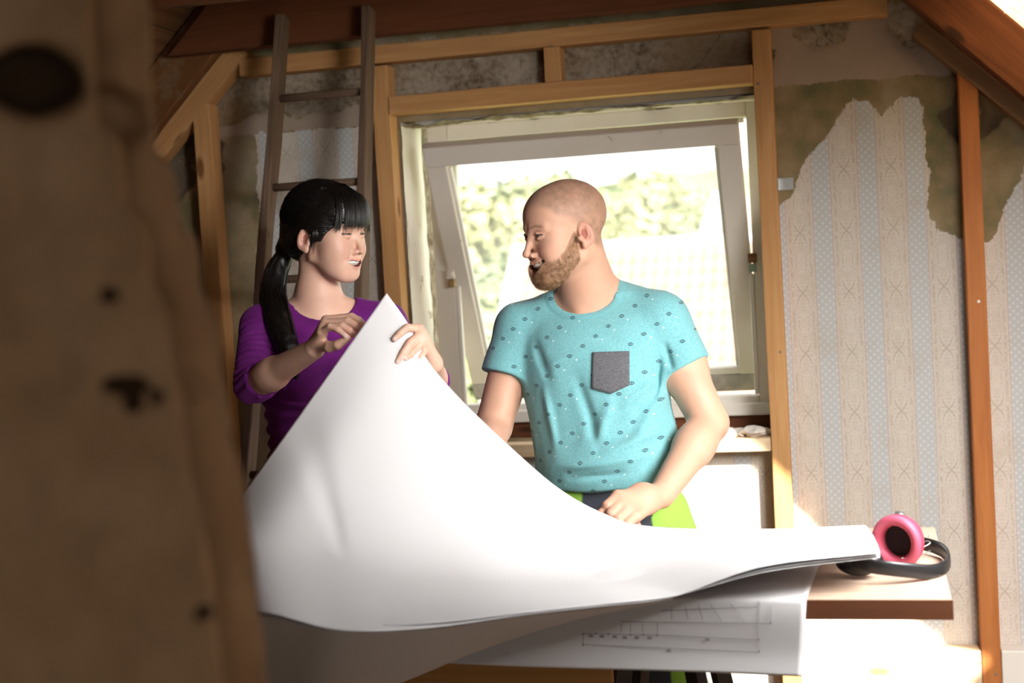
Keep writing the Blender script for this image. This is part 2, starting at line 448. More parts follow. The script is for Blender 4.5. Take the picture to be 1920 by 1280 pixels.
col = t.mix(mb, olive, bare); col = t.mix(mc, col, cream); col = t.mix(mp, col, paper)
col = t.mix(t.m('MULTIPLY', md, 0.8), col, (0.10, 0.07, 0.045))
speck = t.smooth(t.voro(co, 90).outputs['Distance'], 0.09, 0.13, 1, 0)
col = t.mix(t.m('MULTIPLY', speck, 0.25), col, (0.12, 0.09, 0.06))
hgt = t.m('ADD', t.m('MULTIPLY', fine, t.m('SUBTRACT', 1.0, t.m('MULTIPLY', mp, 0.9))), t.m('MULTIPLY', mp, 0.15))
t.bsdf(col, 0.85, t.bump(hgt, 0.35, 0.006), 0.2)
wall_mat = t.mat
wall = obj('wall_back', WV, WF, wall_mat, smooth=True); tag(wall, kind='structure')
for nm, a in (('sd_paper', sd_paper), ('sd_cream', sd_cream), ('sd_bare', sd_bare), ('sd_dark', sd_dark)):
    at = wall.data.attributes.new(nm, 'FLOAT', 'POINT'); at.data.foreach_set('value', a.astype(np.float32))

# masonry thickness behind the plaster, with the window hole and its rough reveals
masonry = NT('rough_masonry'); co = masonry.coords(); n = masonry.noise(co, 22, 6, 0.7)
masonry.bsdf(masonry.ramp(n, [(0.35, (0.10, 0.07, 0.045)), (0.5, (0.25, 0.19, 0.13)), (0.65, (0.42, 0.35, 0.27))]), 0.95, masonry.bump(n, 0.8, 0.02), 0.1)
masonry = masonry.mat
reveal_m = painted('limewashed_reveal', (0.83, 0.77, 0.68), (0.40, 0.33, 0.24), rough=0.9, amount=0.63, bump=0.5)
def rough_sheet(name, p00, pu, pv, nu, nv, nrm, amp, mat, seed, parent, sc=20):
    u_, v_ = np.meshgrid(np.linspace(0, 1, nu), np.linspace(0, 1, nv), indexing='ij')
    P = np.array(p00)[None] + u_.ravel()[:, None] * np.array(pu)[None] + v_.ravel()[:, None] * np.array(pv)[None]
    P = P + np.array(nrm)[None] * (amp * vnoise(P * sc, seed, 4))[:, None]
    return obj(name, P, grid_faces(nu, nv), mat, parent, smooth=True)
ZL = 3.4
outer = multi(boxm(-4.2, OX0 - 0.004, YW + 0.03, 0.34, -2.5, ZL), boxm(OX1 + 0.004, 2.6, YW + 0.03, 0.34, -2.5, ZL),
              boxm(OX0 - 0.004, OX1 + 0.004, YW + 0.03, 0.34, OZ1 + 0.012, ZL), boxm(OX0 - 0.004, OX1 + 0.004, YW + 0.03, 0.34, -2.5, OZ0 - 0.03))
mas = obj('masonry', outer[0], outer[1], masonry, wall)
rough_sheet('reveal_left', (OX0, YW - 0.01, OZ0), (0.0, 0.20, 0), (0, 0, OZ1 - OZ0), 14, 70, (1, 0, 0), 0.005, reveal_m, 21, wall)
rough_sheet('reveal_right', (OX1, YW - 0.01, OZ0), (0, 0.20, 0), (0, 0, OZ1 - OZ0), 14, 70, (1, 0, 0), 0.004, reveal_m, 22, wall)
rough_sheet('reveal_top', (OX0, YW - 0.005, OZ1 - 0.008), (0, 0.12, 0.0), (OX1 - OX0, 0, 0), 16, 110, (0, 0, 1), 0.013, masonry, 23, wall)
rough_sheet('reveal_sill', (OX0, YW - 0.06, OZ0 - 0.012), (0, 0.27, 0.0), (OX1 - OX0, 0, 0), 30, 110, (0, 0, 1), 0.010, masonry, 24, wall)

# ------------------------------------------------------------------ floor, roof slopes, end walls
fl = thing('floor', None, None, (0, -2.2, 0)); tag(fl, kind='structure')
for k in range(30):
    x0 = -3.4 + k * 0.19
    V, Fc = boxm(x0 + 0.002, x0 + 0.188, -5.6, 0.07, -0.03 - 0.002 * rnd.random(), 0.0)
    o = obj('floorboard', V, Fc, floor_wood, fl)
def slope_pt(side, s, y, off=0.0):           # s metres down the slope from the ridge, off = outwards
    xr, zr = -0.885, 3.385; q = math.sqrt(0.5)
    return (xr + side * (s * q + off * q), y, zr - s * q + off * q)
SKY = dict(s0=(2.50 - 0) * 0, y0=-1.95, y1=-1.35)
s_of_x = lambda x: (x + 0.885) * math.sqrt(2)
SK0, SK1 = s_of_x(0.467), s_of_x(1.215)      # roof window in the right slope, top and bottom
G0, G1 = s_of_x(0.30), s_of_x(0.60)          # small film covered opening beside the gable
cl = thing('ceiling', None, None, (-0.85, -2.5, 3.35)); tag(cl, kind='structure')
def board(side, s0, s1, y0, y1, mat, name='roof_board'):
    q = [slope_pt(side, s0, y0), slope_pt(side, s1, y0), slope_pt(side, s1, y1), slope_pt(side, s0, y1)]
    p = [slope_pt(side, s0, y0, .022), slope_pt(side, s1, y0, .022), slope_pt(side, s1, y1, .022), slope_pt(side, s0, y1, .022)]
    c = np.mean(q, 0)
    M4 = Matrix(((0, side * math.sqrt(.5), math.sqrt(.5) * side, c[0]), (1, 0, 0, c[1]), (0, -math.sqrt(.5), math.sqrt(.5), c[2]), (0, 0, 0, 1)))
    Mi = M4.inverted()
    V = [tuple(Mi @ Vector(v)) for v in q + p]
    o = link(name, mesh_from(name, V, [(0, 1, 2, 3), (7, 6, 5, 4), (0, 4, 5, 1), (1, 5, 6, 2), (2, 6, 7, 3), (3, 7, 4, 0)], mat), cl)
    setmat(o, M4, cl); return o
bw = 0.118
for side in (-1, 1):
    n = 31 if side < 0 else 28
    for k in range(n):
        a = k * bw; b = a + bw - 0.0025
        if side > 0:
            segs = [(-5.6, 0.34)]
            def cutout(segs, y0, y1):
                out = []
                for p, q in segs:
                    if q <= y0 or p >= y1: out.append((p, q)); continue
                    if p < y0: out.append((p, y0))
                    if q > y1: out.append((y1, q))
                return out
            if b > SK0 and a < SK1: segs = cutout(segs, -1.95, -1.35)
            if b > G0 and a < G1: segs = cutout(segs, -0.42, 0.03)
            for p, q in segs: board(side, a, b, p, q, plank_wood)
        else: board(side, a, b, -5.6, 0.34, plank_wood)
# roof covering outside, so that no light leaks between the boards
felt = plain('roofing_felt', (0.05, 0.045, 0.04), 0.9)
def cover(side, s0, s1, y0, y1):
    q = [slope_pt(side, s0, y0, .03), slope_pt(side, s1, y0, .03), slope_pt(side, s1, y1, .03), slope_pt(side, s0, y1, .03)]
    p = [slope_pt(side, s0, y0, .05), slope_pt(side, s1, y0, .05), slope_pt(side, s1, y1, .05), slope_pt(side, s0, y1, .05)]
    return [q_ for q_ in q + p], [(0, 1, 2, 3), (7, 6, 5, 4), (0, 4, 5, 1), (1, 5, 6, 2), (2, 6, 7, 3), (3, 7, 4, 0)]
V, Fc = multi(cover(-1, -0.05, 3.9, -5.7, 0.36), cover(1, -0.05, SK0, -5.7, -0.42), cover(1, SK1, 3.4, -5.7, 0.36), cover(1, SK0, SK1, -5.7, -1.95),
              cover(1, SK0, SK1, -1.35, -0.42), cover(1, -0.05, G0, -0.42, 0.36), cover(1, G1, SK1, -0.42, 0.36), cover(1, G0, G1, 0.03, 0.36))
obj('roofing_felt', V, Fc, felt, cl)
t = NT('translucent_roof_film'); co = t.coords(); n = t.noise(co, 9, 5)
d = t.n('ShaderNodeBsdfTranslucent'); t.setin(d.inputs[0], t.ramp(n, [(0.4, (0.62, 0.50, 0.36)), (0.6, (0.78, 0.68, 0.52))])); t.t.links.new(d.outputs[0], t.out.inputs[0])
q = [slope_pt(1, G0 - .02, -0.44, .012), slope_pt(1, G1 + .02, -0.44, .012), slope_pt(1, G1 + .02, 0.05, .012), slope_pt(1, G0 - .02, 0.05, .012)]
V = q + [tuple(np.array(v) + (0.0007, 0, 0.0007)) for v in q]
obj('roof_film', V, [(0, 1, 2, 3), (7, 6, 5, 4), (0, 4, 5, 1), (1, 5, 6, 2), (2, 6, 7, 3), (3, 7, 4, 0)], t.mat, cl)
# low side walls and the far gable behind the camera
bw_m = plain('distempered_side_wall', (0.36, 0.27, 0.18), 0.9, nscale=6, amt=0.25, bump=0.3)
V, Fc = boxm(-3.55, -3.42, -5.6, 0.34, -0.03, 0.86); tag(obj('wall_left', V, Fc, bw_m), kind='structure')
V, Fc = boxm(1.62, 1.75, -5.6, 0.34, -0.03, 0.96); tag(obj('wall_right', V, Fc, bw_m), kind='structure')
V = []; Fc = []
for y in (-5.6, -5.72):
    V += [(-3.6, y, -.03), (1.8, y, -.03), (1.8, y, 0.75), (-0.85, y, 3.4), (-3.6, y, 0.65)]
Fc = [(0, 1, 2, 3, 4), (9, 8, 7, 6, 5)] + [(i, (i + 1) % 5 + 0, (i + 1) % 5 + 5, i + 5) for i in range(5)]
tag(obj('wall_front', V, Fc, bw_m), kind='structure')

# ------------------------------------------------------------------ timbers of the stud frame and roof (each its own thing)
def timber(name, label, p0, p1, wy, wz, mat, **kw):
    screws = kw.pop('screws', [])
    o = beam(name, p0, p1, wy, wz, mat, **kw); tag(o, label, 'timber')
    Mi = WM[o.name].inverted()
    for s in screws:
        M4 = Matrix.Translation(Vector(s)) @ Matrix.Rotation(math.pi / 2, 4, 'X')
        V, Fc = lathe([(0.0004, 0.0016), (0.0035, 0.0016), (0.0042, 0.0), (0.0042, -0.001)], 12, M4)
        so = obj('screw', V, Fc, screw_m, o)
    return o
D = 0.066; yc = D / 2 + 0.0005
def stud(label, x, z0, z1, w=0.05, mat=pine, **kw):
    return timber('wall_stud', label, (x, yc, z0), (x, yc, z1), D, w, mat, upv=(1, 0, 0), wob=0.0015, **kw)
stud('leftmost pale pine stud under the sloping brace, left of the ladder', -1.934, 0.0, 2.09, 0.055)
stud('pale pine stud along the left edge of the window, behind the ladder', -1.362, 0.0, 2.155, 0.052)
stud('tall pine stud with dark knots along the right edge of the window', -0.262, 0.0, 2.155, 0.050, screws=[tuple(Wy(1421, 157, 0)), tuple(Wy(1463, 660, 0))])
stud('orange pine stud at the far right of the wallpapered wall', 0.272, 0.0, 2.03, 0.050, mat=pine_red, screws=[tuple(Wy(1868, 1264, 0)), tuple(Wy(1835, 565, 0))])
timber('top_plate', 'long pine plate running across the wall above the window', (-1.80, yc, 2.188), (0.075, yc, 2.188), D, 0.052, pine, wob=0.002)
timber('window_header', 'brown pine header beam lying directly over the window', (-1.336, yc - .004, 2.036), (-0.288, yc - .004, 2.036), D + .008, 0.052, pine, wob=0.0015)
timber('cripple_stud', 'short pine block between the top plate and window header', (-0.846, yc, 2.063), (-0.846, yc, 2.161), D, 0.048, pine, upv=(1, 0, 0), screws=[tuple(Wy(1033, 86, 0))])
timber('sill_timber', 'pine sill timber below the window, sunlit behind the man', (-1.335, 0.03, 1.017), (-0.288, 0.03, 1.017), 0.075, 0.037, sunlit_pine, wob=0.001)
timber('bottom_rail', 'low sunlit pine rail between the studs below the table', (-0.236, yc, 0.392), (0.246, yc, 0.392), D, 0.10, sunlit_pine, wob=0.001)
timber('bottom_rail', 'low pale rail at the far right edge beyond the stud', (0.298, yc, 0.392), (1.4, yc, 0.392), D, 0.10, white_paint, wob=0.001)
timber('sloping_brace', 'light pine brace sloping along the left roof slope', (-2.75, yc, 1.327), (-1.792, yc, 2.285 - .035), D, 0.062, pine, wob=0.002)
timber('sloping_brace', 'grey brown brace sloping down over the far right stud', (0.150, yc - .01, 2.118), (1.1, yc - .01, 1.208), D, 0.046, old_brown, wob=0.003)
# roof timbers in front of the gable
timber('collar_beam', 'broad dark collar beam across the top behind the ladder', (-1.885, -0.098, 2.305), (0.20, -0.098, 2.305), 0.055, 0.165, old_beam, wob=0.004, cut0=1.0, cut1=-1.0)
timber('rafter', 'broad dark rafter descending at the left beside the boards', (-3.10, -0.040, 1.065), (-1.10, -0.040, 3.065), 0.05, 0.128, rafter_wood, wob=0.005)
timber('rafter', 'dark red brown rafter descending in the top right corner', (-0.55, -0.045, 2.94), (1.35, -0.045, 1.055), 0.07, 0.128, old_beam, wob=0.003)
timber('collar_beam', 'nearer dark collar beam crossing the top left corner', (-1.86, -0.83, 2.29), (0.12, -0.83, 2.29), 0.06, 0.15, old_beam, wob=0.004, cut0=1.0, cut1=-1.0)
timber('rafter', 'nearer rafter stub in the top left corner', (-3.0, -0.77, 1.11), (-0.95, -0.77, 3.16), 0.055, 0.12, rafter_wood, wob=0.004)

# steel bracket on the stud right of the window
bp = Wy(1472, 343, 0)
V, Fc = multi(boxm(-0.236, -0.195, YW - 0.012, YW - 0.009, bp[2] - .017, bp[2] + .017), boxm(-0.2375, -0.2345, 0.012, YW - 0.009, bp[2] - .017, bp[2] + .017))
br = obj('steel_bracket', V, Fc, steel); tag(br, 'small galvanised angle bracket screwed to the stud right of the window', 'bracket'); bevel(br, 0.0008, 1)
for dx, dz in ((-0.222, .008), (-0.206, -.006), (-0.214, .004)):
    M4 = Matrix.Translation((dx, YW - .0125, bp[2] + dz)) @ Matrix.Rotation(math.pi / 2, 4, 'X')
    V, Fc = lathe([(0.0003, .0012), (0.0022, .001), (0.0026, 0)], 10, M4); obj('screw', V, Fc, screw_m, br)

# ------------------------------------------------------------------ the window: fixed frame, tilted sash, pane, pivots
win = thing('window_1', None, None, (-0.79, 0.2, 1.1)); tag(win, kind='structure')
def bar(name, p0, p1, wy, wz, mat, parent, upv=(0, 0, 1), **kw): return beam(name, p0, p1, wy, wz, mat, parent, upv, wob=0.0012, bev=0.004, **kw)
FY = 0.205; fd = 0.07
fr = bar('window_frame', (-1.250, FY, 1.085), (-1.250, FY, 1.992), fd, 0.062, white_paint, win, upv=(1, 0, 0))
bar('window_frame', (-0.306, FY, 1.085), (-0.306, FY, 1.992), fd, 0.040, white_paint, win, upv=(1, 0, 0))
bar('window_frame', (-1.219, FY, 1.964), (-0.326, FY, 1.964), fd, 0.052, white_paint, win)
bar('window_frame', (-1.219, FY, 1.112), (-0.326, FY, 1.112), fd, 0.050, white_paint2, win)
bar('window_frame', (-1.30, FY - .045, 1.100), (-0.285, FY - .045, 1.100), 0.03, 0.035, white_paint2, win)
bar('stop_bead', (-1.212, FY + .015, 1.60), (-1.212, FY + .015, 1.93), 0.03, 0.014, white_paint2, win, upv=(1, 0, 0))
bar('stop_bead', (-1.212, FY - .025, 1.14), (-1.212, FY - .025, 1.50), 0.02, 0.014, white_paint2, win, upv=(1, 0, 0))
bar('stop_bead', (-0.332, FY - .025, 1.14), (-0.332, FY - .025, 1.49), 0.02, 0.012, white_paint2, win, upv=(1, 0, 0))
bar('stop_bead', (-1.205, FY + .012, 1.932), (-0.335, FY + .012, 1.932), 0.03, 0.012, white_paint2, win)
lip = beam('plaster_lip', (-1.30, 0.155, 1.992), (-0.285, 0.155, 1.992), 0.06, 0.022, reveal_m, win, wob=0.006, seg=60, bev=0.003)
# sash in its own tilted axes (local x along, local z up the sash)
piv = Vector((-0.785, 0.195, 1.527)); th = math.atan2(0.205, 0.385)
SM = Matrix.Translation(piv) @ Matrix.Rotation(th, 4, 'X')
hx, hz = 0.452, 0.437
def sbar(name, p0, p1, wy, wz, mat, upv=(0, 0, 1), parent=None):
    a, b = SM @ Vector(p0), SM @ Vector(p1)
    o = beam(name, a, b, wy, wz, mat, parent, SM.to_3x3() @ Vector(upv), wob=0.001, bev=0.004); return o
sash = thing('sash', None, None, tuple(piv)); sash.parent = win; sash.matrix_parent_inverse = WM['window_1'].inverted(); del WM['sash']; WM['sash'] = Matrix.Translation(piv)
sd = 0.045; sw = 0.062
for (a, b, upv) in (((-hx, 0, -hz + sw), (-hx, 0, hz - sw), 'v'), ((hx, 0, -hz + sw), (hx, 0, hz - sw), 'v')):
    x = a[0] + (sw / 2 if a[0] < 0 else -sw / 2)
    sbar('sash_stile', (x, 0, a[2]), (x, 0, b[2]), sd, sw, white_paint, (1, 0, 0), sash)
    sbar('glazing_bead', (x + (0.035 if a[0] < 0 else -0.035), 0.0, -hz + sw + .01), (x + (0.035 if a[0] < 0 else -0.035), 0.0, hz - sw - .01), 0.02, 0.012, white_paint2, (1, 0, 0), sash)
sbar('sash_rail', (-hx, 0, hz - sw / 2), (hx, 0, hz - sw / 2), sd, sw, white_paint, (0, 0, 1), sash)
sbar('sash_rail', (-hx, 0, -hz + sw / 2), (hx, 0, -hz + sw / 2), sd, sw, plain('weathered_grey_sash', (0.42, 0.38, 0.36), 0.7, nscale=25, amt=0.25, bump=0.4), (0, 0, 1), sash)
sbar('weather_bar', (-hx + .05, -0.012, -hz + sw + .012), (hx - .05, -0.012, -hz + sw + .012), 0.02, 0.022, white_paint2, (0, 0, 1), sash)
t = NT('hazed_window_glass'); tr = t.n('ShaderNodeBsdfTransparent'); tr.inputs[0].default_value = (0.97, 0.98, 0.97, 1)
gl = t.n('ShaderNodeBsdfGlossy'); gl.inputs['Roughness'].default_value = 0.02
di = t.n('ShaderNodeBsdfTranslucent'); di.inputs[0].default_value = (0.9, 0.86, 0.78, 1)  # translucent haze put into the pane for the bloom of the bright view
mx1 = t.n('ShaderNodeMixShader'); mx1.inputs[0].default_value = 0.05; t.t.links.new(tr.outputs[0], mx1.inputs[1]); t.t.links.new(gl.outputs[0], mx1.inputs[2])
mx2 = t.n('ShaderNodeMixShader'); t.setin(mx2.inputs[0], t.smooth(t.noise(t.coords(), 5, 5), 0.3, 0.75, 0.05, 0.13)); t.t.links.new(mx1.outputs[0], mx2.inputs[1]); t.t.links.new(di.outputs[0], mx2.inputs[2])
t.t.links.new(mx2.outputs[0], t.out.inputs[0]); glass_m = t.mat
V, Fc = boxm(-hx + sw - .005, hx - sw + .005, 0.004, 0.008, -hz + sw - .005, hz - sw + .005)
V = [tuple(SM @ Vector(v)) for v in V]; obj('pane', V, Fc, glass_m, sash)
# pivots
brass = plain('old_brass_pivot', (0.45, 0.32, 0.14), 0.5, metal=0.6, nscale=80, amt=0.3)
verd = plain('verdigris_pivot', (0.30, 0.38, 0.30), 0.6, metal=0.3, nscale=80, amt=0.3)
for px, py, m2 in ((845, 520, brass), (1411, 490, verd)):
    c = Wy(px, py, 0.155)
    V, Fc = multi(boxm(c[0] - .012, c[0] + .012, .148, .172, c[2] - .004, c[2] + .024), boxm(c[0] - .009, c[0] + .009, .142, .160, c[2] + .004, c[2] + .014))
    h = obj('pivot_hinge', V, Fc, white_paint if m2 is brass else old_brown, win); bevel(h, 0.003)
    V, Fc = boxm(c[0] - .010, c[0] + .011, .150, .165, c[2] - .030, c[2] - .006); bevel(obj('hinge_plate', V, Fc, m2, h), 0.001)

V, Fc = boxm(OX0, OX1, 0.17, 0.33, OZ0 - .03, 1.088); obj('dark_gap_block', V, Fc, old_beam, win)  # dark block added to stand for the shaded hollow under the frame
# crumbs of plaster left on the ledge under the window
pl_m = plain('plaster_rubble', (0.66, 0.61, 0.55), 0.95, nscale=40, amt=0.2, bump=0.5)
def rock(c, r, seed, flat=0.6, sub=2):
    bm = bmesh.new(); bmesh.ops.create_icosphere(bm, subdivisions=sub, radius=1)
    for v in bm.verts:
        n_ = mnoise.noise(v.co * 1.4 + Vector((seed, 0, 0)))
        v.co = Vector(c) + Vector((v.co.x, v.co.y, v.co.z * flat)) * r * (1 + 0.55 * n_)
    V = [tuple(v.co) for v in bm.verts]; Fc = [tuple(x.index for x in f.verts) for f in bm.faces]; bm.free(); return V, Fc
RP = [(-0.335, 0.035, .034), (-0.375, 0.055, .026), (-0.41, 0.03, .030), (-0.455, 0.05, .024), (-0.305, 0.06, .022), (-0.50, 0.035, .028), (-0.56, 0.05, .022), (-0.35, 0.075, .018)]
RL = ['rightmost large plaster crumb on the ledge beside the stud', 'plaster crumb behind the largest ones on the right ledge', 'flat plaster lump on the ledge near the man\'s elbow',
      'plaster crumb on the ledge half hidden by the man\'s elbow', 'small plaster crumb tucked in the window corner by the stud', 'plaster lump on the ledge behind the man\'s arm',
      'small plaster crumb on the ledge behind the man\'s shirt', 'tiny plaster crumb farthest back in the window corner']
for (x, y, r), lb in zip(RP, RL):
    V, Fc = rock((x, y, 1.0355 + r * 0.42), r, x * 90, 0.5); tag(obj('plaster_crumb', V, Fc, pl_m), lb, 'rubble', 'plaster crumbs on the window ledge')

# ------------------------------------------------------------------ ladder
def lad(px, py):
    p = Wy(px, py, -0.3)
    for _ in range(12):
        y = -0.165 - 0.52 * (2.32 - p[2]) / 2.32; p = Wy(px, py, y)
    return p
ld = thing('wooden_ladder', 'old weathered wooden ladder leaning against the dark collar beam behind the woman', 'ladder', (-1.45, -0.68, 0))
lt, lb_ = lad(531, 32), lad(462, 920); rt, rb = lad(692, 16), lad(678, 540)
def extend(a, b, z): a, b = np.array(a), np.array(b); k = (z - a[2]) / (b[2] - a[2]); return a + (b - a) * k
lfoot = extend(lt, lb_, 0.0); rfoot = extend(rt, rb, 0.0)
def rail(a, b):
    return beam('rail', tuple(a), tuple(b), 0.025, 0.058, grey_wood, ld, upv=(0, 1, 0.2), wob=0.005, bev=0.005)
rail(lfoot, lt); rail(rfoot, rt)
for z in (0.25, 0.51, 0.77, 1.03, 1.29, 1.55, 1.805, 2.055):
    a = extend(lt, lb_, z); b = extend(rt, rb, z)
    if z > 2.1: continue
    dx = 0.02
    V, Fc = tube([a + (-.012, 0, 0), a * .66 + b * .34, a * .34 + b * .66, b + (.012, 0, 0)], [.0135, .015, .015, .0135], 10, flat=0.8)
    obj('rung', V, Fc, grey_wood, ld, smooth=True)

# ------------------------------------------------------------------ blurred plastered wall end in the foreground, left
t = NT('crumbling_clay_plaster'); co = t.coords(); a = t.noise(co, 7, 6, 0.6); b = t.noise(co, 30, 5, 0.6)
c = t.ramp(a, [(0.3, (0.38, 0.235, 0.125)), (0.5, (0.50, 0.325, 0.185)), (0.7, (0.60, 0.41, 0.25))])
c = t.mix(t.m('MULTIPLY', t.smooth(t.attr('hole', 'Fac'), 0.2, 0.6), 0.93), c, (0.02, 0.009, 0.004))  # shade of the holes painted near black into the plaster
t.bsdf(c, 0.95, t.bump(b, 0.6, 0.01), 0.1); clay = t.mat
edge = [(150, -160), (165, 0), (168, 120), (172, 225), (208, 250), (222, 300), (232, 380), (262, 420), (274, 470), (276, 530), (308, 600), (314, 680),
        (330, 740), (340, 860), (366, 940), (378, 1020), (392, 1120), (398, 1200), (412, 1290), (424, 1500), (440, 1900)]
DW = 0.95
ey = np.array([e[1] for e in edge], float); ex = np.array([e[0] for e in edge], float)
nv_, nu_ = 150, 70
rows = np.linspace(-160, 1900, nv_)
V = []; hole = []
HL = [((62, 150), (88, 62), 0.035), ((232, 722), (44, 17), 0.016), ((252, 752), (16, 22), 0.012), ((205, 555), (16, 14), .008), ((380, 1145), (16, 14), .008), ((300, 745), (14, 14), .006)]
for i, py in enumerate(rows):
    xe = np.interp(py, ey, ex)
    for j in range(nu_):
        f = j / (nu_ - 1)
        if f < 0.78: px = -700 + (xe + 700) * (f / 0.78); d = DW
        else:
            g = (f - 0.78) / 0.22 * math.pi / 2          # rounded return of the wall end
            px = xe + 10 * math.sin(g); d = DW + 0.15 * (1 - math.cos(g)) + 0.05 * (f - .78) / .22
        hm = 0
        for (hx_, hy_), (rx, ry), dp in HL:
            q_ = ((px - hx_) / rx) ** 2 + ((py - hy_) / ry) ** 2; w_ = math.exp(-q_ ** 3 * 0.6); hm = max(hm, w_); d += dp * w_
        V.append(W(px, py, d)); hole.append(hm)
V = np.array(V); nn = vnoise(V * 22, 31, 4); V = V + (CM @ [0, 0, 1])[None] * (0.010 * nn)[:, None] + (CM @ [1, 0, 0])[None] * (0.004 * vnoise(V * 40, 33, 3))[:, None]
back_ = V + (CM @ [0, 0, 1])[None] * 0.16 * 1.0
Fg = grid_faces(nv_, nu_); nb = nv_ * nu_
back_[:, :] = np.array([CC + (v - CC) * 1.0 for v in back_])
border = []
for i in range(nv_ - 1):
    a0 = i * nu_; border.append((a0, a0 + nu_, a0 + nu_ + nb, a0 + nb)); a1 = i * nu_ + nu_ - 1; border.append((a1, a1 + nb, a1 + nu_ + nb, a1 + nu_))
for j in range(nu_ - 1):
    border.append((j, j + nb, j + 1 + nb, j + 1)); e = (nv_ - 1) * nu_ + j; border.append((e, e + 1, e + 1 + nb, e + nb))
FF = np.concatenate([Fg[:, ::-1], Fg + nb, np.array(border)])
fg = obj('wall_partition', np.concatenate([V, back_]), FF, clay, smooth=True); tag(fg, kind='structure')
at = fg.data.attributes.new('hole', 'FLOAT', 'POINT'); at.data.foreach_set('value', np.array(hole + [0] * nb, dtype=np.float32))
# ------------------------------------------------------------------ outside the window: neighbour's tiled roof, gable, trees
RY, RZ = 25.0, 1.80                           # ridge line of the neighbour's roof
pitch = math.radians(42)
hs = thing('neighbour_house', 'neighbouring house with a pale pink pantiled roof seen behind the man', 'house', (-3.5, 23, -7))
wall_p = plain('pale_render', (0.3, 0.26, 0.22), 0.9, nscale=4)
tile_m = plain('pale_clay_tile', (0.29, 0.185, 0.135), 0.8, nscale=3, amt=0.25)
mortar = plain('pale_verge', (0.5, 0.48, 0.45), 0.8, nscale=4)
xa, xb = -6.95, 0.6
ddn = np.array([0, -math.cos(pitch), -math.sin(pitch)]); nrm = np.array([0, -math.sin(pitch), math.cos(pitch)])
R0 = np.array([0, RY, RZ]); SL = 4.6
q = [R0 + (xa, 0, 0), R0 + (xb, 0, 0), R0 + (xb, 0, 0) + ddn * SL, R0 + (xa, 0, 0) + ddn * SL]
V = q + [p - nrm * 0.15 for p in q]
obj('roof_deck', V, [(3, 2, 1, 0), (4, 5, 6, 7), (0, 1, 5, 4), (1, 2, 6, 5), (2, 3, 7, 6), (3, 0, 4, 7)], tile_m, hs)
V, Fc = multi(boxm(xa + .15, xb - .15, 21.8, 28.2, -7, -1.2), ([(xa + .3, 21.8, -1.2), (xa + .3, 28.2, -1.2), (xa + .3, 25, RZ - .2), (xb - .3, 21.8, -1.2), (xb - .3, 28.2, -1.2), (xb - .3, 25, RZ - .2)],
              [(0, 1, 2), (5, 4, 3)]))
obj('house_wall', V, Fc, wall_p, hs)
b = [R0 + (xa, 0, 0), R0 + (xb, 0, 0), R0 + (xb, 0, 0) + np.array([0, 3.4, -3.0]), R0 + (xa, 0, 0) + np.array([0, 3.4, -3.0])]
V = b + [p - np.array([0, 0, .15]) for p in b]
obj('roof_back', V, [(0, 1, 2, 3), (7, 6, 5, 4), (0, 4, 5, 1), (1, 5, 6, 2), (2, 6, 7, 3), (3, 7, 4, 0)], tile_m, hs)
# one pantile: an S-curved sheet, shared by all
tw, tl = 0.235, 0.40
ncv = 7; V = []; Fc = []
for th_ in (0, -0.012):
    for r in range(2):
        for k in range(ncv):
            s = k / (ncv - 1); h = 0.035 * math.sin(2 * math.pi * s) + (0.028 if r else 0.0) + th_
            V.append((s * tw * 1.08, r * tl * 1.06, h + 0.035))
for base in (0, 2 * ncv):
    for k in range(ncv - 1):
        f = (base + k, base + k + 1, base + ncv + k + 1, base + ncv + k); Fc.append(f if base == 0 else f[::-1])
for k in range(ncv - 1): Fc.append((ncv + k, ncv + k + 1, 3 * ncv + k + 1, 3 * ncv + k))
for (a0, a1) in ((0, ncv), (ncv - 1, 2 * ncv - 1)): Fc.append((a0, a1, a1 + 2 * ncv, a0 + 2 * ncv))
tme = mesh_from('roof_tile', V, Fc, tile_m, True)
Rt = Matrix(((1, 0, 0, 0), (0, ddn[1], nrm[1], 0), (0, ddn[2], nrm[2], 0), (0, 0, 0, 1)))
for r in range(9):
    for c in range(int((xb - xa) / tw)):
        if (r * 32 + c) >= 288: break
        p = R0 + (xa + c * tw, 0, 0) + ddn * (0.06 + r * tl)
        o = link('roof_tile', tme, hs); setmat(o, Matrix.Translation(Vector(p) + Vector((0, 0, 0.004 * rnd.random()))) @ Rt, hs)
for k in range(20):
    x0 = xa + k * 0.375
    M4 = Matrix.Translation((x0, RY, RZ + 0.03)) @ Matrix.Rotation(math.pi / 2, 4, 'Y')
    V, Fc = lathe([(0.13, 0), (0.115, 0.38)], 12, M4); Fc.append(tuple(range(11, -1, -1))); Fc.append(tuple(range(12, 24)))
    obj('ridge_tile', V, Fc, mortar, hs)
for xv in (xa - .06,):
    a_ = R0 + (xv, -0.05, 0.08); b_ = a_ + ddn * SL
    beam('verge_board', tuple(a_), tuple(b_), 0.22, 0.26, mortar, hs)
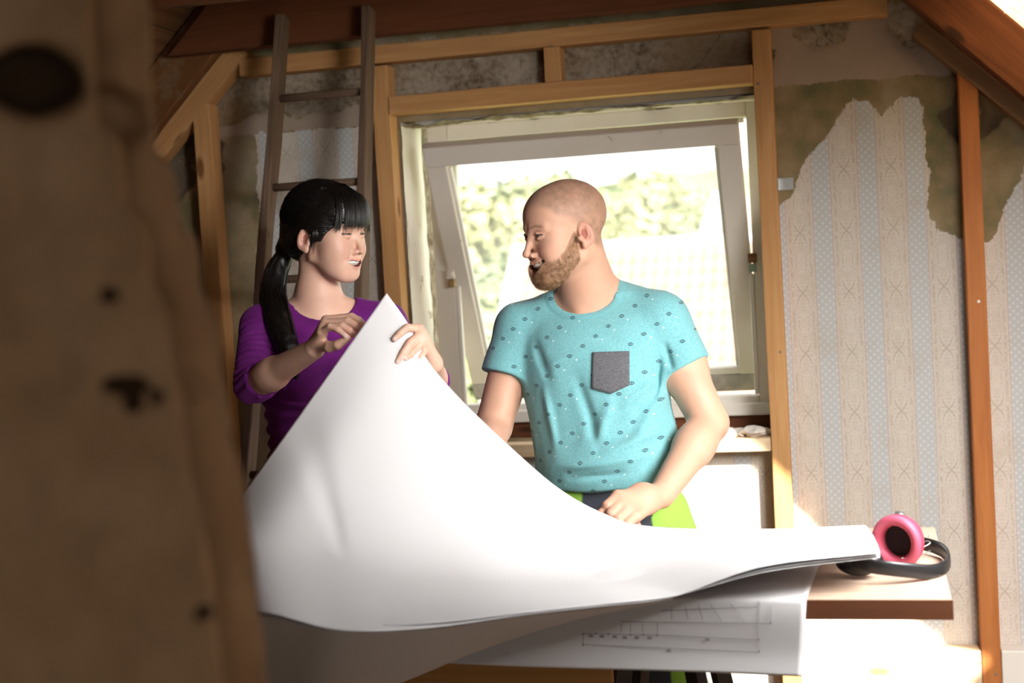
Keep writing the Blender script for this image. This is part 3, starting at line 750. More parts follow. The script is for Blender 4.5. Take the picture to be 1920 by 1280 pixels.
# farther gable with a white verge, upper right in the window
hf = thing('far_house', 'farther house with white gable edge and dusty pink roof at the right of the window', 'house', (-2, 33, -7))
pk = plain('dusty_pink_roof', (0.27, 0.20, 0.17), 0.85, nscale=2, amt=0.15)
tl_ = Wy(1352, 372, 32); bl_ = Wy(1326, 470, 32)
ax = bl_ - tl_; lo = tl_ + ax * 2.0
V = [tuple(tl_), (tl_[0] + 5, 32, tl_[2] + 0.1), (lo[0] + 6.5, 32, lo[2]), tuple(lo)]; V += [(x, 35, z) for x, y, z in V]
V = [(x, y - (1.5 if z < tl_[2] - .5 else 0), z) if y < 33 else (x, y, z) for x, y, z in V]
obj('roof_slope', V, [(3, 2, 1, 0), (4, 5, 6, 7), (0, 1, 5, 4), (1, 2, 6, 5), (2, 3, 7, 6), (3, 0, 4, 7)], pk, hf)
beam('verge_board', tuple(tl_ + (0, -.1, .1)), (lo[0], 30.4, lo[2]), 0.3, 0.30, mortar, hf)
V, Fc = boxm(lo[0] + .2, lo[0] + 6, 31, 35, -7, lo[2] + .1); obj('house_wall', V, Fc, wall_p, hf)
# ground far below
gr = plain('lawn', (0.28, 0.34, 0.16), 0.95, nscale=0.6, amt=0.3)
V, Fc = boxm(-120, 120, -120, 120, -7.4, -7.0); tag(obj('ground', V, Fc, gr), kind='structure')

leafm = []
for nm, c in (('leaf_light', (0.255, 0.285, 0.145)), ('leaf_mid', (0.19, 0.24, 0.125)), ('leaf_yellow', (0.31, 0.31, 0.165))):
    t = NT(nm); co = t.coords(); n = t.noise(co, 1.2, 4)
    t.bsdf(t.ramp(n, [(0.3, tuple(x * 0.8 for x in c)), (0.7, tuple(min(1, x * 1.2) for x in c))]), 0.8, None, 0.2); leafm.append(t.mat)
bark = plain('pale_bark', (0.35, 0.27, 0.2), 0.9)
def tree(label, x, y, zc, r, mi, seed, n=2600):
    rs = np.random.RandomState(seed)
    T = thing('leafy_tree', label, 'tree', (x, y, -7), 'trees beyond the roofs')
    V, Fc = tube([(x, y, -7), (x + .2, y, -7 + (zc + 7) * .5), (x, y, zc), (x + .1, y, zc + r * .4)], [.45, .35, .22, .08], 8); obj('trunk', V, Fc, bark, T, True)
    # crown: clumps, each a cloud of leaf blades
    K = 26; cd = rs.randn(K, 3); cd /= np.linalg.norm(cd, axis=1)[:, None]
    cc = np.array([x, y, zc]) + cd * np.array([r, r, r * .8]) * rs.uniform(.45, .8, (K, 1)); cr = rs.uniform(.28, .5, K) * r
    k = rs.randint(0, K, n); d = rs.randn(n, 3); d /= np.linalg.norm(d, axis=1)[:, None]
    P = cc[k] + d * cr[k][:, None] * rs.uniform(.75, 1.05, (n, 1))
    s = r * 0.075 * rs.uniform(.6, 1.4, (n, 1))
    a = np.cross(d + rs.randn(n, 3) * .5, rs.randn(n, 3)); a /= np.linalg.norm(a, axis=1)[:, None]
    bb = np.cross(d, a); bb /= np.linalg.norm(bb, axis=1)[:, None] + 1e-9
    Q = np.stack([P - a * s, P - bb * s * .6, P + a * s, P + bb * s * .6], 1).reshape(-1, 3)
    o = obj('foliage', Q, np.arange(n * 4).reshape(-1, 4), leafm[mi], T); tag(o, kind='stuff')
    for j in range(0, K, 2):
        V, Fc = tube([(x, y, zc - r * .3), tuple(cc[j] * .6 + np.array([x, y, zc]) * .4), tuple(cc[j])], [.14, .09, .03], 5); obj('branch', V, Fc, bark, T, True)
def px_tree(label, px, py_top, y, r, mi, seed, n=2600):
    p = Wy(px, py_top, y); tree(label, p[0], y, p[2] - r * 0.95, r, mi, seed, n)
T9 = [('low tree in the lower left of the window beside the sash', 880, 560, 38.5, .070, 0, 7, 3500),
      ('rightmost tree, above the white gable edge', 1345, 330, 38.5, .070, 0, 6, 3500),
      ('lower tree left of the tiled roof edge', 950, 470, 44.6, .074, 1, 8, 3500),
      ('low tree closing the gap above the roof ridge right of the man', 1200, 385, 51.8, .073, 2, 9, 4000),
      ('large leafy tree filling the left of the window behind the man\'s face', 905, 335, 60, .065, 2, 1, 4500),
      ('yellow green tree between the man\'s head and the white gable edge', 1262, 322, 60, .065, 2, 5, 4500),
      ('pale green tree directly behind the man\'s forehead', 985, 305, 70, .074, 0, 2, 5000),
      ('tall tree rising behind the man\'s head', 1085, 300, 82, .074, 0, 3, 5000),
      ('bushy green tree just right of the man\'s head', 1175, 318, 96, .074, 1, 4, 5000)]
for lb, px, pt, y, k, mi, sd_, n in T9: px_tree(lb, px, pt, y, y * k, mi, sd_, n)
# wooded slope behind them
hm = NT('wooded_slope'); co = hm.coords(); n = hm.noise(co, .35, 6, .7)
hm.bsdf(hm.ramp(n, [(.35, (.20, .24, .125)), (.5, (.26, .29, .15)), (.65, (.32, .32, .175))]), .9, hm.bump(n, 1.0, 1.5), .1)
hx_ = np.linspace(-70, 40, 90); hy_ = np.linspace(108, 119, 14); HX, HY = np.meshgrid(hx_, hy_, indexing='ij'); PH = np.stack([HX.ravel(), HY.ravel(), np.zeros(HX.size)], 1)
topz = Wy(1100, 345, 119)[2]; PH[:, 2] = -7 + (topz + 7) * np.sin(np.clip((PH[:, 1] - 108) / 11, 0, 1) * math.pi / 2) ** .7 + 1.2 * vnoise(PH * .25, 91, 3)
tag(obj('hill', PH, grid_faces(90, 14), hm.mat, None, True), kind='structure')
# ------------------------------------------------------------------ work table, trestles
TZ = 0.9544; TY0, TY1 = -1.548, -0.908; TX0, TX1 = -1.72, 0.110
top_w = wood('table_board', (0.44, 0.31, 0.225), (0.56, 0.42, 0.32), knot=(0.35, 0.22, 0.14), rough=0.45, bump=0.1, knots=0.02)
edge_w = wood('table_board_edge', (0.16, 0.058, 0.026), (0.21, 0.08, 0.038), knot=(0.2, 0.08, 0.04), rough=0.5, bump=0.1, knots=0.01)
tb = thing('work_table', 'plain wooden board table on trestles in front of the two people', 'table', ((TX0 + TX1) / 2, (TY0 + TY1) / 2, 0))
o = beam('table_top', (TX0, (TY0 + TY1) / 2 + .001, TZ - .0165), (TX1 - .002, (TY0 + TY1) / 2 + .001, TZ - .0165), TY1 - TY0 - .004, 0.033, top_w, tb, bev=0.0015)
beam('edge_band', (TX0, TY0, TZ - .0175), (TX1, TY0, TZ - .0175), 0.003, 0.033, edge_w, tb, bev=0)
dark_steel = plain('dark_trestle_steel', (0.05, 0.04, 0.035), 0.5, metal=0.3)
for xt in (-1.42, -0.42):
    zt = TZ - .0335
    for sy in (-1, 1):
        for sx_ in (-1, 1):
            ym = (TY0 + TY1) / 2
            beam('leg', (xt + sx_ * .20, ym + sy * .26, 0), (xt + sx_ * .05, ym + sy * .12, zt - .03), 0.024, 0.036, dark_steel, tb, bev=.002)
    beam('crossbar', (xt, TY0 + .06, zt - .02), (xt, TY1 - .04, zt - .02), 0.05, 0.04, old_brown, tb, upv=(1, 0, 0))
beam('stretcher', (-1.60, -1.40, .800), (-0.50, -1.40, .800), 0.025, 0.085, wood('stretcher_wood', (0.42, 0.22, 0.07), (0.55, 0.30, 0.11), rough=.7), tb, wob=.001)

# ------------------------------------------------------------------ paper plans
def paper_mat(name, c, tr=0.12):
    t = NT(name); co = t.coords(); n = t.noise(co, 4, 4)
    d = t.n('ShaderNodeBsdfDiffuse'); t.setin(d.inputs[0], t.ramp(n, [(0.3, tuple(x * .985 for x in c)), (0.7, c)]))
    s = t.n('ShaderNodeBsdfTranslucent'); s.inputs[0].default_value = (*c, 1)
    m_ = t.n('ShaderNodeMixShader'); m_.inputs[0].default_value = tr
    t.t.links.new(d.outputs[0], m_.inputs[1]); t.t.links.new(s.outputs[0], m_.inputs[2]); t.t.links.new(m_.outputs[0], t.out.inputs[0]); return t.mat
paper_m = paper_mat('plan_paper', (0.80, 0.785, 0.79))
ink = plain('pencil_grey_ink', (0.30, 0.29, 0.30), 0.9)
def catmull(P, n):
    """P (k,3) -> n points, arc through all"""
    P = np.asarray(P, float); k = len(P); Pe = np.vstack([2 * P[0] - P[1], P, 2 * P[-1] - P[-2]])
    s = np.linspace(0, k - 1 - 1e-9, n); i = s.astype(int); f = (s - i)[:, None]
    a, b, c, d = Pe[i], Pe[i + 1], Pe[i + 2], Pe[i + 3]
    return 0.5 * ((2 * b) + (-a + c) * f + (2 * a - 5 * b + 4 * c - d) * f ** 2 + (-a + 3 * b - 3 * c + d) * f ** 3)
def coons(topc, botc, lef, rig, nu, nv):
    T, B, L, R = catmull(topc, nu), catmull(botc, nu), catmull(lef, nv), catmull(rig, nv)
    u = np.linspace(0, 1, nu)[:, None, None]; v = np.linspace(0, 1, nv)[None, :, None]
    S = (1 - v) * T[:, None] + v * B[:, None] + (1 - u) * L[None] + u * R[None]
    S -= (1 - u) * (1 - v) * T[0] + u * (1 - v) * T[-1] + (1 - u) * v * B[0] + u * v * B[-1]
    return S                                              # (nu, nv, 3) of px, py, distance
def lift(S): return CC + ((S[..., :1] - 960) / F * CM[:, 0] + (S[..., 1:2] - 640) / F * CM[:, 1] + CM[:, 2]) * S[..., 2:3]
def sheet(name, label, Wp, mat, parent=None, thick=0.0005, cat='paper', group='sheets of the large paper plans'):
    nu, nv = Wp.shape[:2]
    o = obj(name, Wp.reshape(-1, 3), grid_faces(nu, nv), mat, parent, smooth=True)
    m_ = o.modifiers.new('thickness', 'SOLIDIFY'); m_.thickness = thick; m_.offset = 0
    tag(o, label, cat, group); return o
TOPR = [(725, 549, 2.95), (765, 606, 2.945), (797, 668, 2.94), (856, 740, 2.94), (950, 831, 2.94), (1045, 913, 2.95), (1130, 961, 2.965), (1220, 986, 2.975), (1420, 991, 2.96), (1622, 984, 2.87)]
BOTR = [(407, 1156, 2.46), (500, 1150, 2.33), (640, 1181, 2.31), (800, 1177, 2.34), (985, 1152, 2.38), (1130, 1136, 2.42), (1260, 1119, 2.455), (1430, 1062, 2.45), (1650, 1036, 2.50)]
LEF = [(725, 549, 2.95), (560, 780, 2.88), (430, 962, 2.80), (396, 1055, 2.68), (407, 1156, 2.46)]
RIG = [(1622, 984, 2.87), (1630, 992, 2.79), (1638, 1005, 2.69), (1645, 1020, 2.59), (1650, 1036, 2.50)]
NU, NV = 150, 90
def big(dy=0, dd=0.0, bot=None):
    S = coons(TOPR, bot or BOTR, LEF, RIG, NU, NV)
    u = np.linspace(0, 1, NU)[:, None]; v = np.linspace(0, 1, NV)[None, :]
    sv = np.clip((v - .25) / .5, 0, 1); sv = sv * sv * (3 - 2 * sv)
    S[..., 2] -= 0.085 * (1 - np.exp(-u * 26)) * sv * np.exp(-u * .9) * (1 - 0.35 * np.clip((v - .8) / .2, 0, 1))
    # crease radiating from (648, 1058) up to the left, and a shallow dent at (670, 1128)
    def ridge(x0, y0, x1, y1, w, a):
        ex, ey = x1 - x0, y1 - y0; L2 = ex * ex + ey * ey
        tt = np.clip(((S[..., 0] - x0) * ex + (S[..., 1] - y0) * ey) / L2, 0, 1)
        dx = S[..., 0] - x0 - tt * ex; dy_ = S[..., 1] - y0 - tt * ey
        side = (dx * ey - dy_ * ex) / math.sqrt(L2); prof = np.exp(-(side / (w * (0.35 + tt))) ** 2)
        fade = np.sin(np.clip(tt, 0, 1) * math.pi * .5) * (1 - tt) * 2.2
        S[..., 2] += a * prof * fade * (tt > 0)
    ridge(650, 1062, 560, 760, 26, 0.012)
    ridge(650, 1062, 470, 1000, 22, 0.010)
    ridge(660, 1128, 860, 1135, 20, 0.007)
    S[..., 2] += dd
    P = lift(S)
    P[..., 2] -= dy
    return P
A1 = big()
# keep the part that lies on the board on or above it
def rest(P, z):
    inside = (P[..., 1] > TY0 - .01) & (P[..., 0] < TX1) & (P[..., 1] < TY1)
    P[..., 2] = np.where(inside, np.maximum(P[..., 2], z), P[..., 2]); return P
A1 = rest(A1, TZ + .006)
sheet('paper_plan', 'topmost big white plan sheet the woman lifts by its corner', A1, paper_m)
B2 = [(407, 1163, 2.47), (500, 1160, 2.345), (640, 1187, 2.32), (800, 1181, 2.35), (985, 1156, 2.39), (1130, 1138, 2.43), (1260, 1121, 2.465), (1430, 1070, 2.46), (1648, 1042, 2.51)]
A2 = rest(big(0.004, 0.006, B2), TZ + .004); sheet('paper_plan', 'second plan sheet, a thin bright edge just under the topmost sheet', A2[:, 45:], paper_m)
B3 = [(415, 1172, 2.49), (500, 1150, 2.40), (640, 1176, 2.37), (800, 1175, 2.37), (985, 1154, 2.40), (1130, 1138, 2.44), (1260, 1122, 2.475), (1430, 1077, 2.475), (1640, 1050, 2.53)]
A3 = rest(big(0.008, 0.010, B3), TZ + .0025); sheet('paper_plan', 'lowest sheet of the lifted bundle, its edge lying by the ear defenders', A3[:, 50:], paper_m)
# sheet curling down in front of the table, its shaded underside towards us
T2 = [(404, 1158, 2.50), (470, 1150, 2.38), (560, 1160, 2.345), (640, 1182, 2.33), (800, 1180, 2.36), (985, 1155, 2.40), (1130, 1139, 2.44), (1262, 1121, 2.47)]
Bo2 = [(414, 1196, 2.60), (436, 1240, 2.62), (520, 1292, 2.62), (610, 1322, 2.60), (740, 1284, 2.56), (900, 1219, 2.53), (1060, 1167, 2.50), (1262, 1124, 2.475)]
L2 = [(404, 1158, 2.50), (406, 1178, 2.56), (414, 1196, 2.60)]; R2 = [(1262, 1121, 2.47), (1262, 1122.5, 2.472), (1262, 1124, 2.475)]
S2 = coons(T2, Bo2, L2, R2, 110, 30)
uu = np.linspace(0, 1, 110)[:, None]; vv = np.linspace(0, 1, 30)[None, :]
S2[..., 2] -= 0.03 * np.sin(math.pi * vv) * np.sin(math.pi * np.clip(uu * 1.1, 0, 1))
A4 = lift(S2); sheet('paper_plan', 'dark shaded plan sheet curling down over the table front at lower left', A4, paper_m)
T5 = [(880, 1172, 2.42), (985, 1158, 2.42), (1060, 1147, 2.43), (1130, 1140, 2.45), (1255, 1122, 2.475)]
Bo5 = [(905, 1192, 2.47), (985, 1170, 2.465), (1060, 1153, 2.465), (1130, 1142, 2.465), (1255, 1124, 2.478)]
# flat drawing sheet lying on the board and hanging over its front edge
xr_top = Wz(1541, 1050, TZ)[0]; xr_edge = Wz(1512, 1126, TZ)[0]; pb = Wy(1505, 1266, TY0 - .012); pl = Wy(862, 1241, TY0 - .012)
prof = [(-1.02, TZ + .002), (-1.25, TZ + .002), (-1.45, TZ + .002), (-1.52, TZ + .002), (TY0 + .006, TZ + .0022), (TY0 - .004, TZ - .0005), (TY0 - .008, TZ - .010), (TY0 - .011, TZ - .035), (TY0 - .013, TZ - .09), (TY0 - .020, pb[2])]
prof = catmull([(0, y, z) for y, z in prof], 80)[:, 1:]
nU = 90; xl = -1.06; D3 = np.zeros((nU, 80, 3))
for i in range(nU):
    u = i / (nU - 1)
    for j, (y, z) in enumerate(prof):
        f = j / 79; xr_ = xr_edge + (xr_top - xr_edge) * max(0, (y - TY0) / (Wz(1541, 1050, TZ)[1] - TY0)) if y > TY0 else xr_edge + (pb[0] - xr_edge) * (TZ - z) / (TZ - pb[2])
        x = xl + (xr_ - xl) * u
        k = np.clip((TZ - z) / (TZ - pb[2]), 0, 1)
        zb = pl[2] + (pb[2] - pl[2]) * np.clip((x - pl[0]) / (pb[0] - pl[0]), -0.4, 1)
        zz_ = z if k == 0 else TZ - (TZ - zb) * k
        wav = 0.004 * math.sin(x * 9 + 1) * k
        D3[i, j] = (x, y - wav, zz_)
sheet('paper_plan', 'drawing sheet hanging straight over the table front, with dimension lines', D3, paper_m)
drw = bpy.data.objects['paper_plan.004'] if 'paper_plan.004' in bpy.data.objects else bpy.data.objects['paper_plan.003']
# its drawing: ribbons of ink laid on the hanging face, given in picture pixels of that face
yF = lambda z: float(np.interp(-z, -prof[::-1, 1][::-1], prof[::-1, 0][::-1])) if False else float(np.interp(z, prof[::-1, 1], prof[::-1, 0]))
def on_face(px, py):
    y = TY0 - .012
    for _ in range(4):
        p = Wy(px, py, y); y = yF(min(p[2], TZ)); y -= 0.004 * math.sin(p[0] * 9 + 1) * np.clip((TZ - p[2]) / (TZ - pb[2]), 0, 1)
    return Wy(px, py, y - .0022)
inkV, inkF = [], []
def stroke(pts, w=0.0007, fn=on_face):
    Q = []
    for (a, b) in zip(pts[:-1], pts[1:]):
        n = max(2, int(math.hypot(b[0] - a[0], b[1] - a[1]) / 12))
        for k in range(n): Q.append((a[0] + (b[0] - a[0]) * k / n, a[1] + (b[1] - a[1]) * k / n))
    Q.append(pts[-1]); P = np.array([fn(*q) for q in Q])
    base = len(inkV)
    for i, p in enumerate(P):
        d = P[min(i + 1, len(P) - 1)] - P[max(i - 1, 0)]; s = np.cross(d, CM[:, 2]); s = s / (np.linalg.norm(s) + 1e-9) * w
        inkV.append(p - s); inkV.append(p + s)
    for i in range(len(P) - 1): inkF.append((base + 2 * i, base + 2 * i + 1, base + 2 * i + 3, base + 2 * i + 2))
def zp(x, y): return (900 + x * 0.34375, 1000 + y * 0.34375)       # from the enlargement of that corner
for pts in ([(770, 480), (1590, 490)], [(1587, 395), (1587, 490)], [(1525, 370), (1525, 650)], [(560, 545), (965, 553), (1520, 580)], [(560, 605), (1030, 625), (1525, 648)], [(562, 545), (562, 605)],
            [(1045, 400), (1045, 470)], [(1120, 400), (1135, 470)], [(1190, 392), (1215, 470)], [(1255, 385), (1318, 478)], [(1368, 385), (1445, 482)], [(885, 485), (890, 545)], [(968, 480), (968, 555)], [(770, 485), (770, 540)],
            [(820, 490), (822, 540)], [(990, 420), (1510, 400)]):
    stroke([zp(*p) for p in pts], 0.00055)
for x, y in ((605, 558), (665, 560), (735, 562), (790, 565), (855, 566), (925, 568), (1240, 578), (1030, 637)): stroke([zp(x - 12, y), zp(x + 12, y + 1)], 0.0022)
for x, y in ((562, 548), (700, 548), (632, 545), (820, 552), (890, 552), (965, 556), (1522, 578), (562, 606), (1522, 642), (1585, 488)): stroke([zp(x - 5, y), zp(x + 5, y)], 0.0018)
stroke([zp(112, 655), zp(120, 668), (900 + 134 * .34375, 1000 + 672 * .34375), zp(147, 665), zp(151, 652)], 0.0018)
io = obj('drawn_lines', np.array(inkV), inkF, ink, drw); tag(io, kind='stuff')

# ------------------------------------------------------------------ ear defenders on the table
pink = plain('pink_plastic', (0.42, 0.045, 0.085), 0.45, nscale=10, amt=0.08); pinkc = plain('pink_cushion', (0.55, 0.085, 0.145), 0.55, nscale=10, amt=0.08)
blackp = plain('black_plastic', (0.012, 0.012, 0.013), 0.35, nscale=30); foam = plain('black_foam', (0.015, 0.010, 0.012), 0.95, nscale=300, amt=0.4, bump=0.3)
eb = W(1690, 1040, 2.68)
em = thing('ear_defenders', 'pink and black ear defenders with folded headband at the right end of the table', 'ear defenders', (eb[0], eb[1], TZ))
def frame_to(c, d, upv=(0, 0, 1)):
    z = Vector(d).normalized(); x = Vector(upv).cross(z).normalized(); y = z.cross(x)
    return Matrix(((x.x, y.x, z.x, c[0]), (x.y, y.y, z.y, c[1]), (x.z, y.z, z.z, c[2]), (0, 0, 0, 1)))
cupc = W(1684, 1014, 2.70)
Mc = frame_to(cupc, (-0.42, -0.88, -0.05)) @ Matrix.Diagonal((0.95, 1.0, 1, 1))
V, Fc = lathe([(0.0, -0.042), (0.022, -0.040), (0.040, -0.030), (0.049, -0.012), (0.051, 0.0), (0.050, 0.004)], 40, Mc); cup = obj('ear_cup', V, Fc, pink, em, True)
V, Fc = lathe([(0.050, 0.002), (0.0515, 0.008), (0.049, 0.015), (0.043, 0.018), (0.036, 0.016), (0.031, 0.009), (0.030, 0.0), (0.030, -0.008)], 40, Mc @ Matrix.Diagonal((1, 1, 1, 1))); obj('ear_cushion', V, Fc, pinkc, cup, True)
V, Fc = lathe([(0.0, -0.006), (0.031, -0.006)], 30, Mc); obj('foam_disc', V, Fc, foam, cup, True)
kc = W(1686, 972, 2.74); V, Fc = lathe([(0.0, .014), (0.009, .012), (0.014, .005), (0.015, 0.0), (0.015, -.006)], 24, frame_to(kc, (0.1, -0.2, 1))); obj('adjuster_knob', V, Fc, steel, em, True)
c2 = W(1612, 1050, 2.60)
M2 = frame_to(c2, (0.35, 0.9, 0.25)) @ Matrix.Diagonal((1.0, 0.55, 1, 1))
V, Fc = lathe([(0.0, -0.034), (0.022, -0.032), (0.037, -0.022), (0.042, -0.006), (0.043, 0.004), (0.040, 0.012), (0.028, 0.014), (0.02, 0.004), (0, 0.004)], 32, M2); obj('ear_cup', V, Fc, blackp, em, True)
HB = [(1600, 1052, 2.56), (1632, 1061, 2.535), (1665, 1065, 2.525), (1705, 1069, 2.53), (1745, 1072, 2.55), (1770, 1066, 2.58), (1779, 1050, 2.64), (1770, 1034, 2.70), (1750, 1024, 2.74), (1728, 1018, 2.76), (1712, 1012, 2.76)]
HP = catmull(HB, 60); HW = np.array([W(*p) for p in HP])
hv, hf_ = [], []
for i, p in enumerate(HW):
    d = HW[min(i + 1, 59)] - HW[max(i - 1, 0)]; d /= np.linalg.norm(d); out = np.cross(d, (0, 0, 1)); out /= np.linalg.norm(out)
    hh = 0.0125 + 0.002 * math.sin(i / 59 * math.pi); tt = 0.0035
    for a in range(10):
        an = 2 * math.pi * a / 10; hv.append(p + np.array([0, 0, 1]) * hh * math.sin(an) + out * tt * math.copysign(abs(math.cos(an)) ** .6, math.cos(an)))
for i in range(59):
    for a in range(10): q_ = i * 10 + a; r_ = i * 10 + (a + 1) % 10; hf_.append((q_, r_, r_ + 10, q_ + 10))
hf_ += [tuple(range(9, -1, -1)), tuple(range(590, 600))]
hv = np.array(hv); hv[:, 2] = np.maximum(hv[:, 2], TZ + .001)
obj('headband', hv, hf_, blackp, em, True)
for pts, rr in (([(1722, 1020, 2.745), (1738, 1014, 2.74), (1744, 1018, 2.735), (1730, 1026, 2.73)], .0012), ([(1690, 1046, 2.68), (1720, 1042, 2.70), (1745, 1032, 2.72)], .0012)):
    V, Fc = tube([W(*p) for p in catmull(pts, 14)], rr, 6); obj('wire_arm', V, Fc, steel, em, True)
shav = plain('wood_shaving', (0.72, 0.52, 0.34), 0.7)
for k, (px, py, dd) in enumerate(((1571, 1052, 2.62), (1741, 1012, 2.80))):
    c = Wz(px, py, TZ + .006); pts = []
    for i in range(26):
        a = i * 0.5; r = 0.004 + 0.00025 * i; pts.append(c + np.array([0.010 * (i / 26 - .5) * 2, r * math.cos(a), r * math.sin(a) + .002]))
    V, Fc = tube(pts, 0.0009, 5, flat=0.3); tag(obj('wood_shaving', V, Fc, shav, None, True), ['thin curled shaving on the table left of the black ear cup', 'thin curled shaving on the table behind the headband'][k], 'shaving', 'wood shavings on the table')
# ------------------------------------------------------------------ implicit surfaces for bodies and clothes
def smin(a, b, k):
    if k <= 0: return np.minimum(a, b)
    h = np.clip(0.5 + 0.5 * (b - a) / k, 0, 1); return b + (a - b) * h - k * h * (1 - h)
def f_cone(P, a, b, r1, r2):
    a = np.asarray(a, float); e = np.asarray(b, float) - a; t = np.clip(((P - a) @ e) / (e @ e + 1e-12), 0, 1)
    return np.linalg.norm(P - a - t[:, None] * e, axis=1) - (r1 + (r2 - r1) * t)
def f_ell(P, c, r, R=None):
    Q = P - np.asarray(c, float)
    if R is not None: Q = Q @ R
    r = np.asarray(r, float); k0 = np.linalg.norm(Q / r, axis=1); k1 = np.linalg.norm(Q / (r * r), axis=1) + 1e-9
    return k0 * (k0 - 1) / k1


class Field:
    def __init__(s): s.p = []
    def add(s, fn, c, rad, k=0.01, op='u'): s.p.append((fn, np.asarray(c, float), rad, k, op)); return s
    def cone(s, a, b, r1, r2=None, k=0.01, op='u'):
        r2 = r1 if r2 is None else r2; a = np.asarray(a, float); b = np.asarray(b, float)
        return s.add(lambda P: f_cone(P, a, b, r1, r2), (a + b) / 2, np.linalg.norm(a - b) / 2 + max(r1, r2), k, op)
    def chain(s, pts, rs, k=0.006, k0=None):
        for i in range(len(pts) - 1): s.cone(pts[i], pts[i + 1], rs[i], rs[i + 1], k if i or k0 is None else k0)
        return s
    def ell(s, c, r, k=0.01, op='u', R=None):
        if not hasattr(r, '__len__'): r = (r, r, r)
        return s.add(lambda P: f_ell(P, c, r, R), c, max(r), k, op)
    def mirror(s, meth, *a, **kw):
        fx = lambda p: (-p[0], p[1], p[2])
        if meth == 'cone': s.cone(*a, **kw); s.cone(fx(a[0]), fx(a[1]), *a[2:], **kw)
        else: s.ell(*a, **kw); s.ell(fx(a[0]), *a[1:], **kw)
        return s
    def sub(s, fld, c, R, rad, k=0.01, scale=1.0):
        c = np.asarray(c, float)
        return s.add(lambda P: fld.ev((P - c) @ R / scale) * scale, c, rad, k, 'u')
    def ev(s, P, margin=0.09):
        d = np.full(len(P), 1.0)
        for fn, c, rad, k, op in s.p:
            m = np.linalg.norm(P - c, axis=1) < rad + margin
            if not m.any(): continue
            v = fn(P[m])
            d[m] = smin(d[m], v, k) if op == 'u' else -smin(-d[m], v, k)
        return d


def smooth_interp(n=80):
    def mk(xs_, ys_):
        P = catmull(np.stack([xs_, ys_], 1), n); o_ = np.argsort(P[:, 0]); return P[o_, 0], P[o_, 1]
    return mk
def stack(stations, L, Fd, e=2.3):
    """body of elliptic slices; stations (centre xyz, half width, half depth) from bottom to top; L lateral, Fd front"""
    st = sorted(stations, key=lambda q: q[0][2]); zs_ = np.array([q[0][2] for q in st]); mk = smooth_interp()
    cxs = mk(zs_, np.array([q[0][0] for q in st])); cys = mk(zs_, np.array([q[0][1] for q in st]))
    as_ = mk(zs_, np.array([q[1] for q in st])); bs_ = mk(zs_, np.array([q[2] for q in st]))
    L = np.asarray(L); Fd = np.asarray(Fd); z0, z1 = zs_[0], zs_[-1]
    def fn(P):
        z = np.clip(P[:, 2], z0, z1)
        dx = P[:, 0] - np.interp(z, *cxs); dy = P[:, 1] - np.interp(z, *cys)
        u = dx * L[0] + dy * L[1]; v = dx * Fd[0] + dy * Fd[1]; a = np.interp(z, *as_); b = np.interp(z, *bs_)
        q = (np.abs(u / a) ** e + np.abs(v / b) ** e) ** (1 / e)
        d = (q - 1) * np.minimum(a, b)
        return np.maximum(d, np.maximum(P[:, 2] - z1, z0 - P[:, 2]))
    c = np.mean([q[0] for q in st], 0); return fn, c, (z1 - z0) / 2 + 0.25


def nets(F_, org, h):
    s = F_ < 0; n = F_.shape
    cnt = np.zeros(tuple(k - 1 for k in n), np.int8)
    offs = [(a, b, c) for a in (0, 1) for b in (0, 1) for c in (0, 1)]
    for a, b, c in offs: cnt += s[a:n[0] - 1 + a, b:n[1] - 1 + b, c:n[2] - 1 + c]
    act = (cnt > 0) & (cnt < 8); ii = np.argwhere(act)
    idx = np.full(act.shape, -1, np.int64); idx[act] = np.arange(len(ii))
    vals = [F_[ii[:, 0] + a, ii[:, 1] + b, ii[:, 2] + c] for a, b, c in offs]
    acc = np.zeros((len(ii), 3)); w = np.zeros(len(ii))
    for i, oa in enumerate(offs):
        for j, ob in enumerate(offs):
            if j <= i or sum(abs(x - y) for x, y in zip(oa, ob)) != 1: continue
            va, vb = vals[i], vals[j]; m = (va < 0) != (vb < 0); t = va[m] / (va[m] - vb[m])
            acc[m] += np.array(oa) + t[:, None] * (np.array(ob) - np.array(oa)); w[m] += 1
    V = (ii + acc / w[:, None]) * h + org; Q = []
    for ax in range(3):
        sl0 = [slice(None)] * 3; sl1 = [slice(None)] * 3; sl0[ax] = slice(0, -1); sl1[ax] = slice(1, None)
        A, B = s[tuple(sl0)], s[tuple(sl1)]; e = np.argwhere(A != B)
        o1, o2 = [x for x in range(3) if x != ax]
        e = e[(e[:, o1] > 0) & (e[:, o2] > 0) & (e[:, o1] < n[o1] - 1) & (e[:, o2] < n[o2] - 1)]
        inside = A[e[:, 0], e[:, 1], e[:, 2]]
        def cell(d1, d2):
            q = e.copy(); q[:, o1] += d1; q[:, o2] += d2; return idx[q[:, 0], q[:, 1], q[:, 2]]
        f = np.stack([cell(-1, -1), cell(0, -1), cell(0, 0), cell(-1, 0)], 1)
        flip = ~inside if ax != 1 else inside
        f[flip] = f[flip][:, ::-1]; Q.append(f[(f >= 0).all(1)])
    return V, np.concatenate(Q)


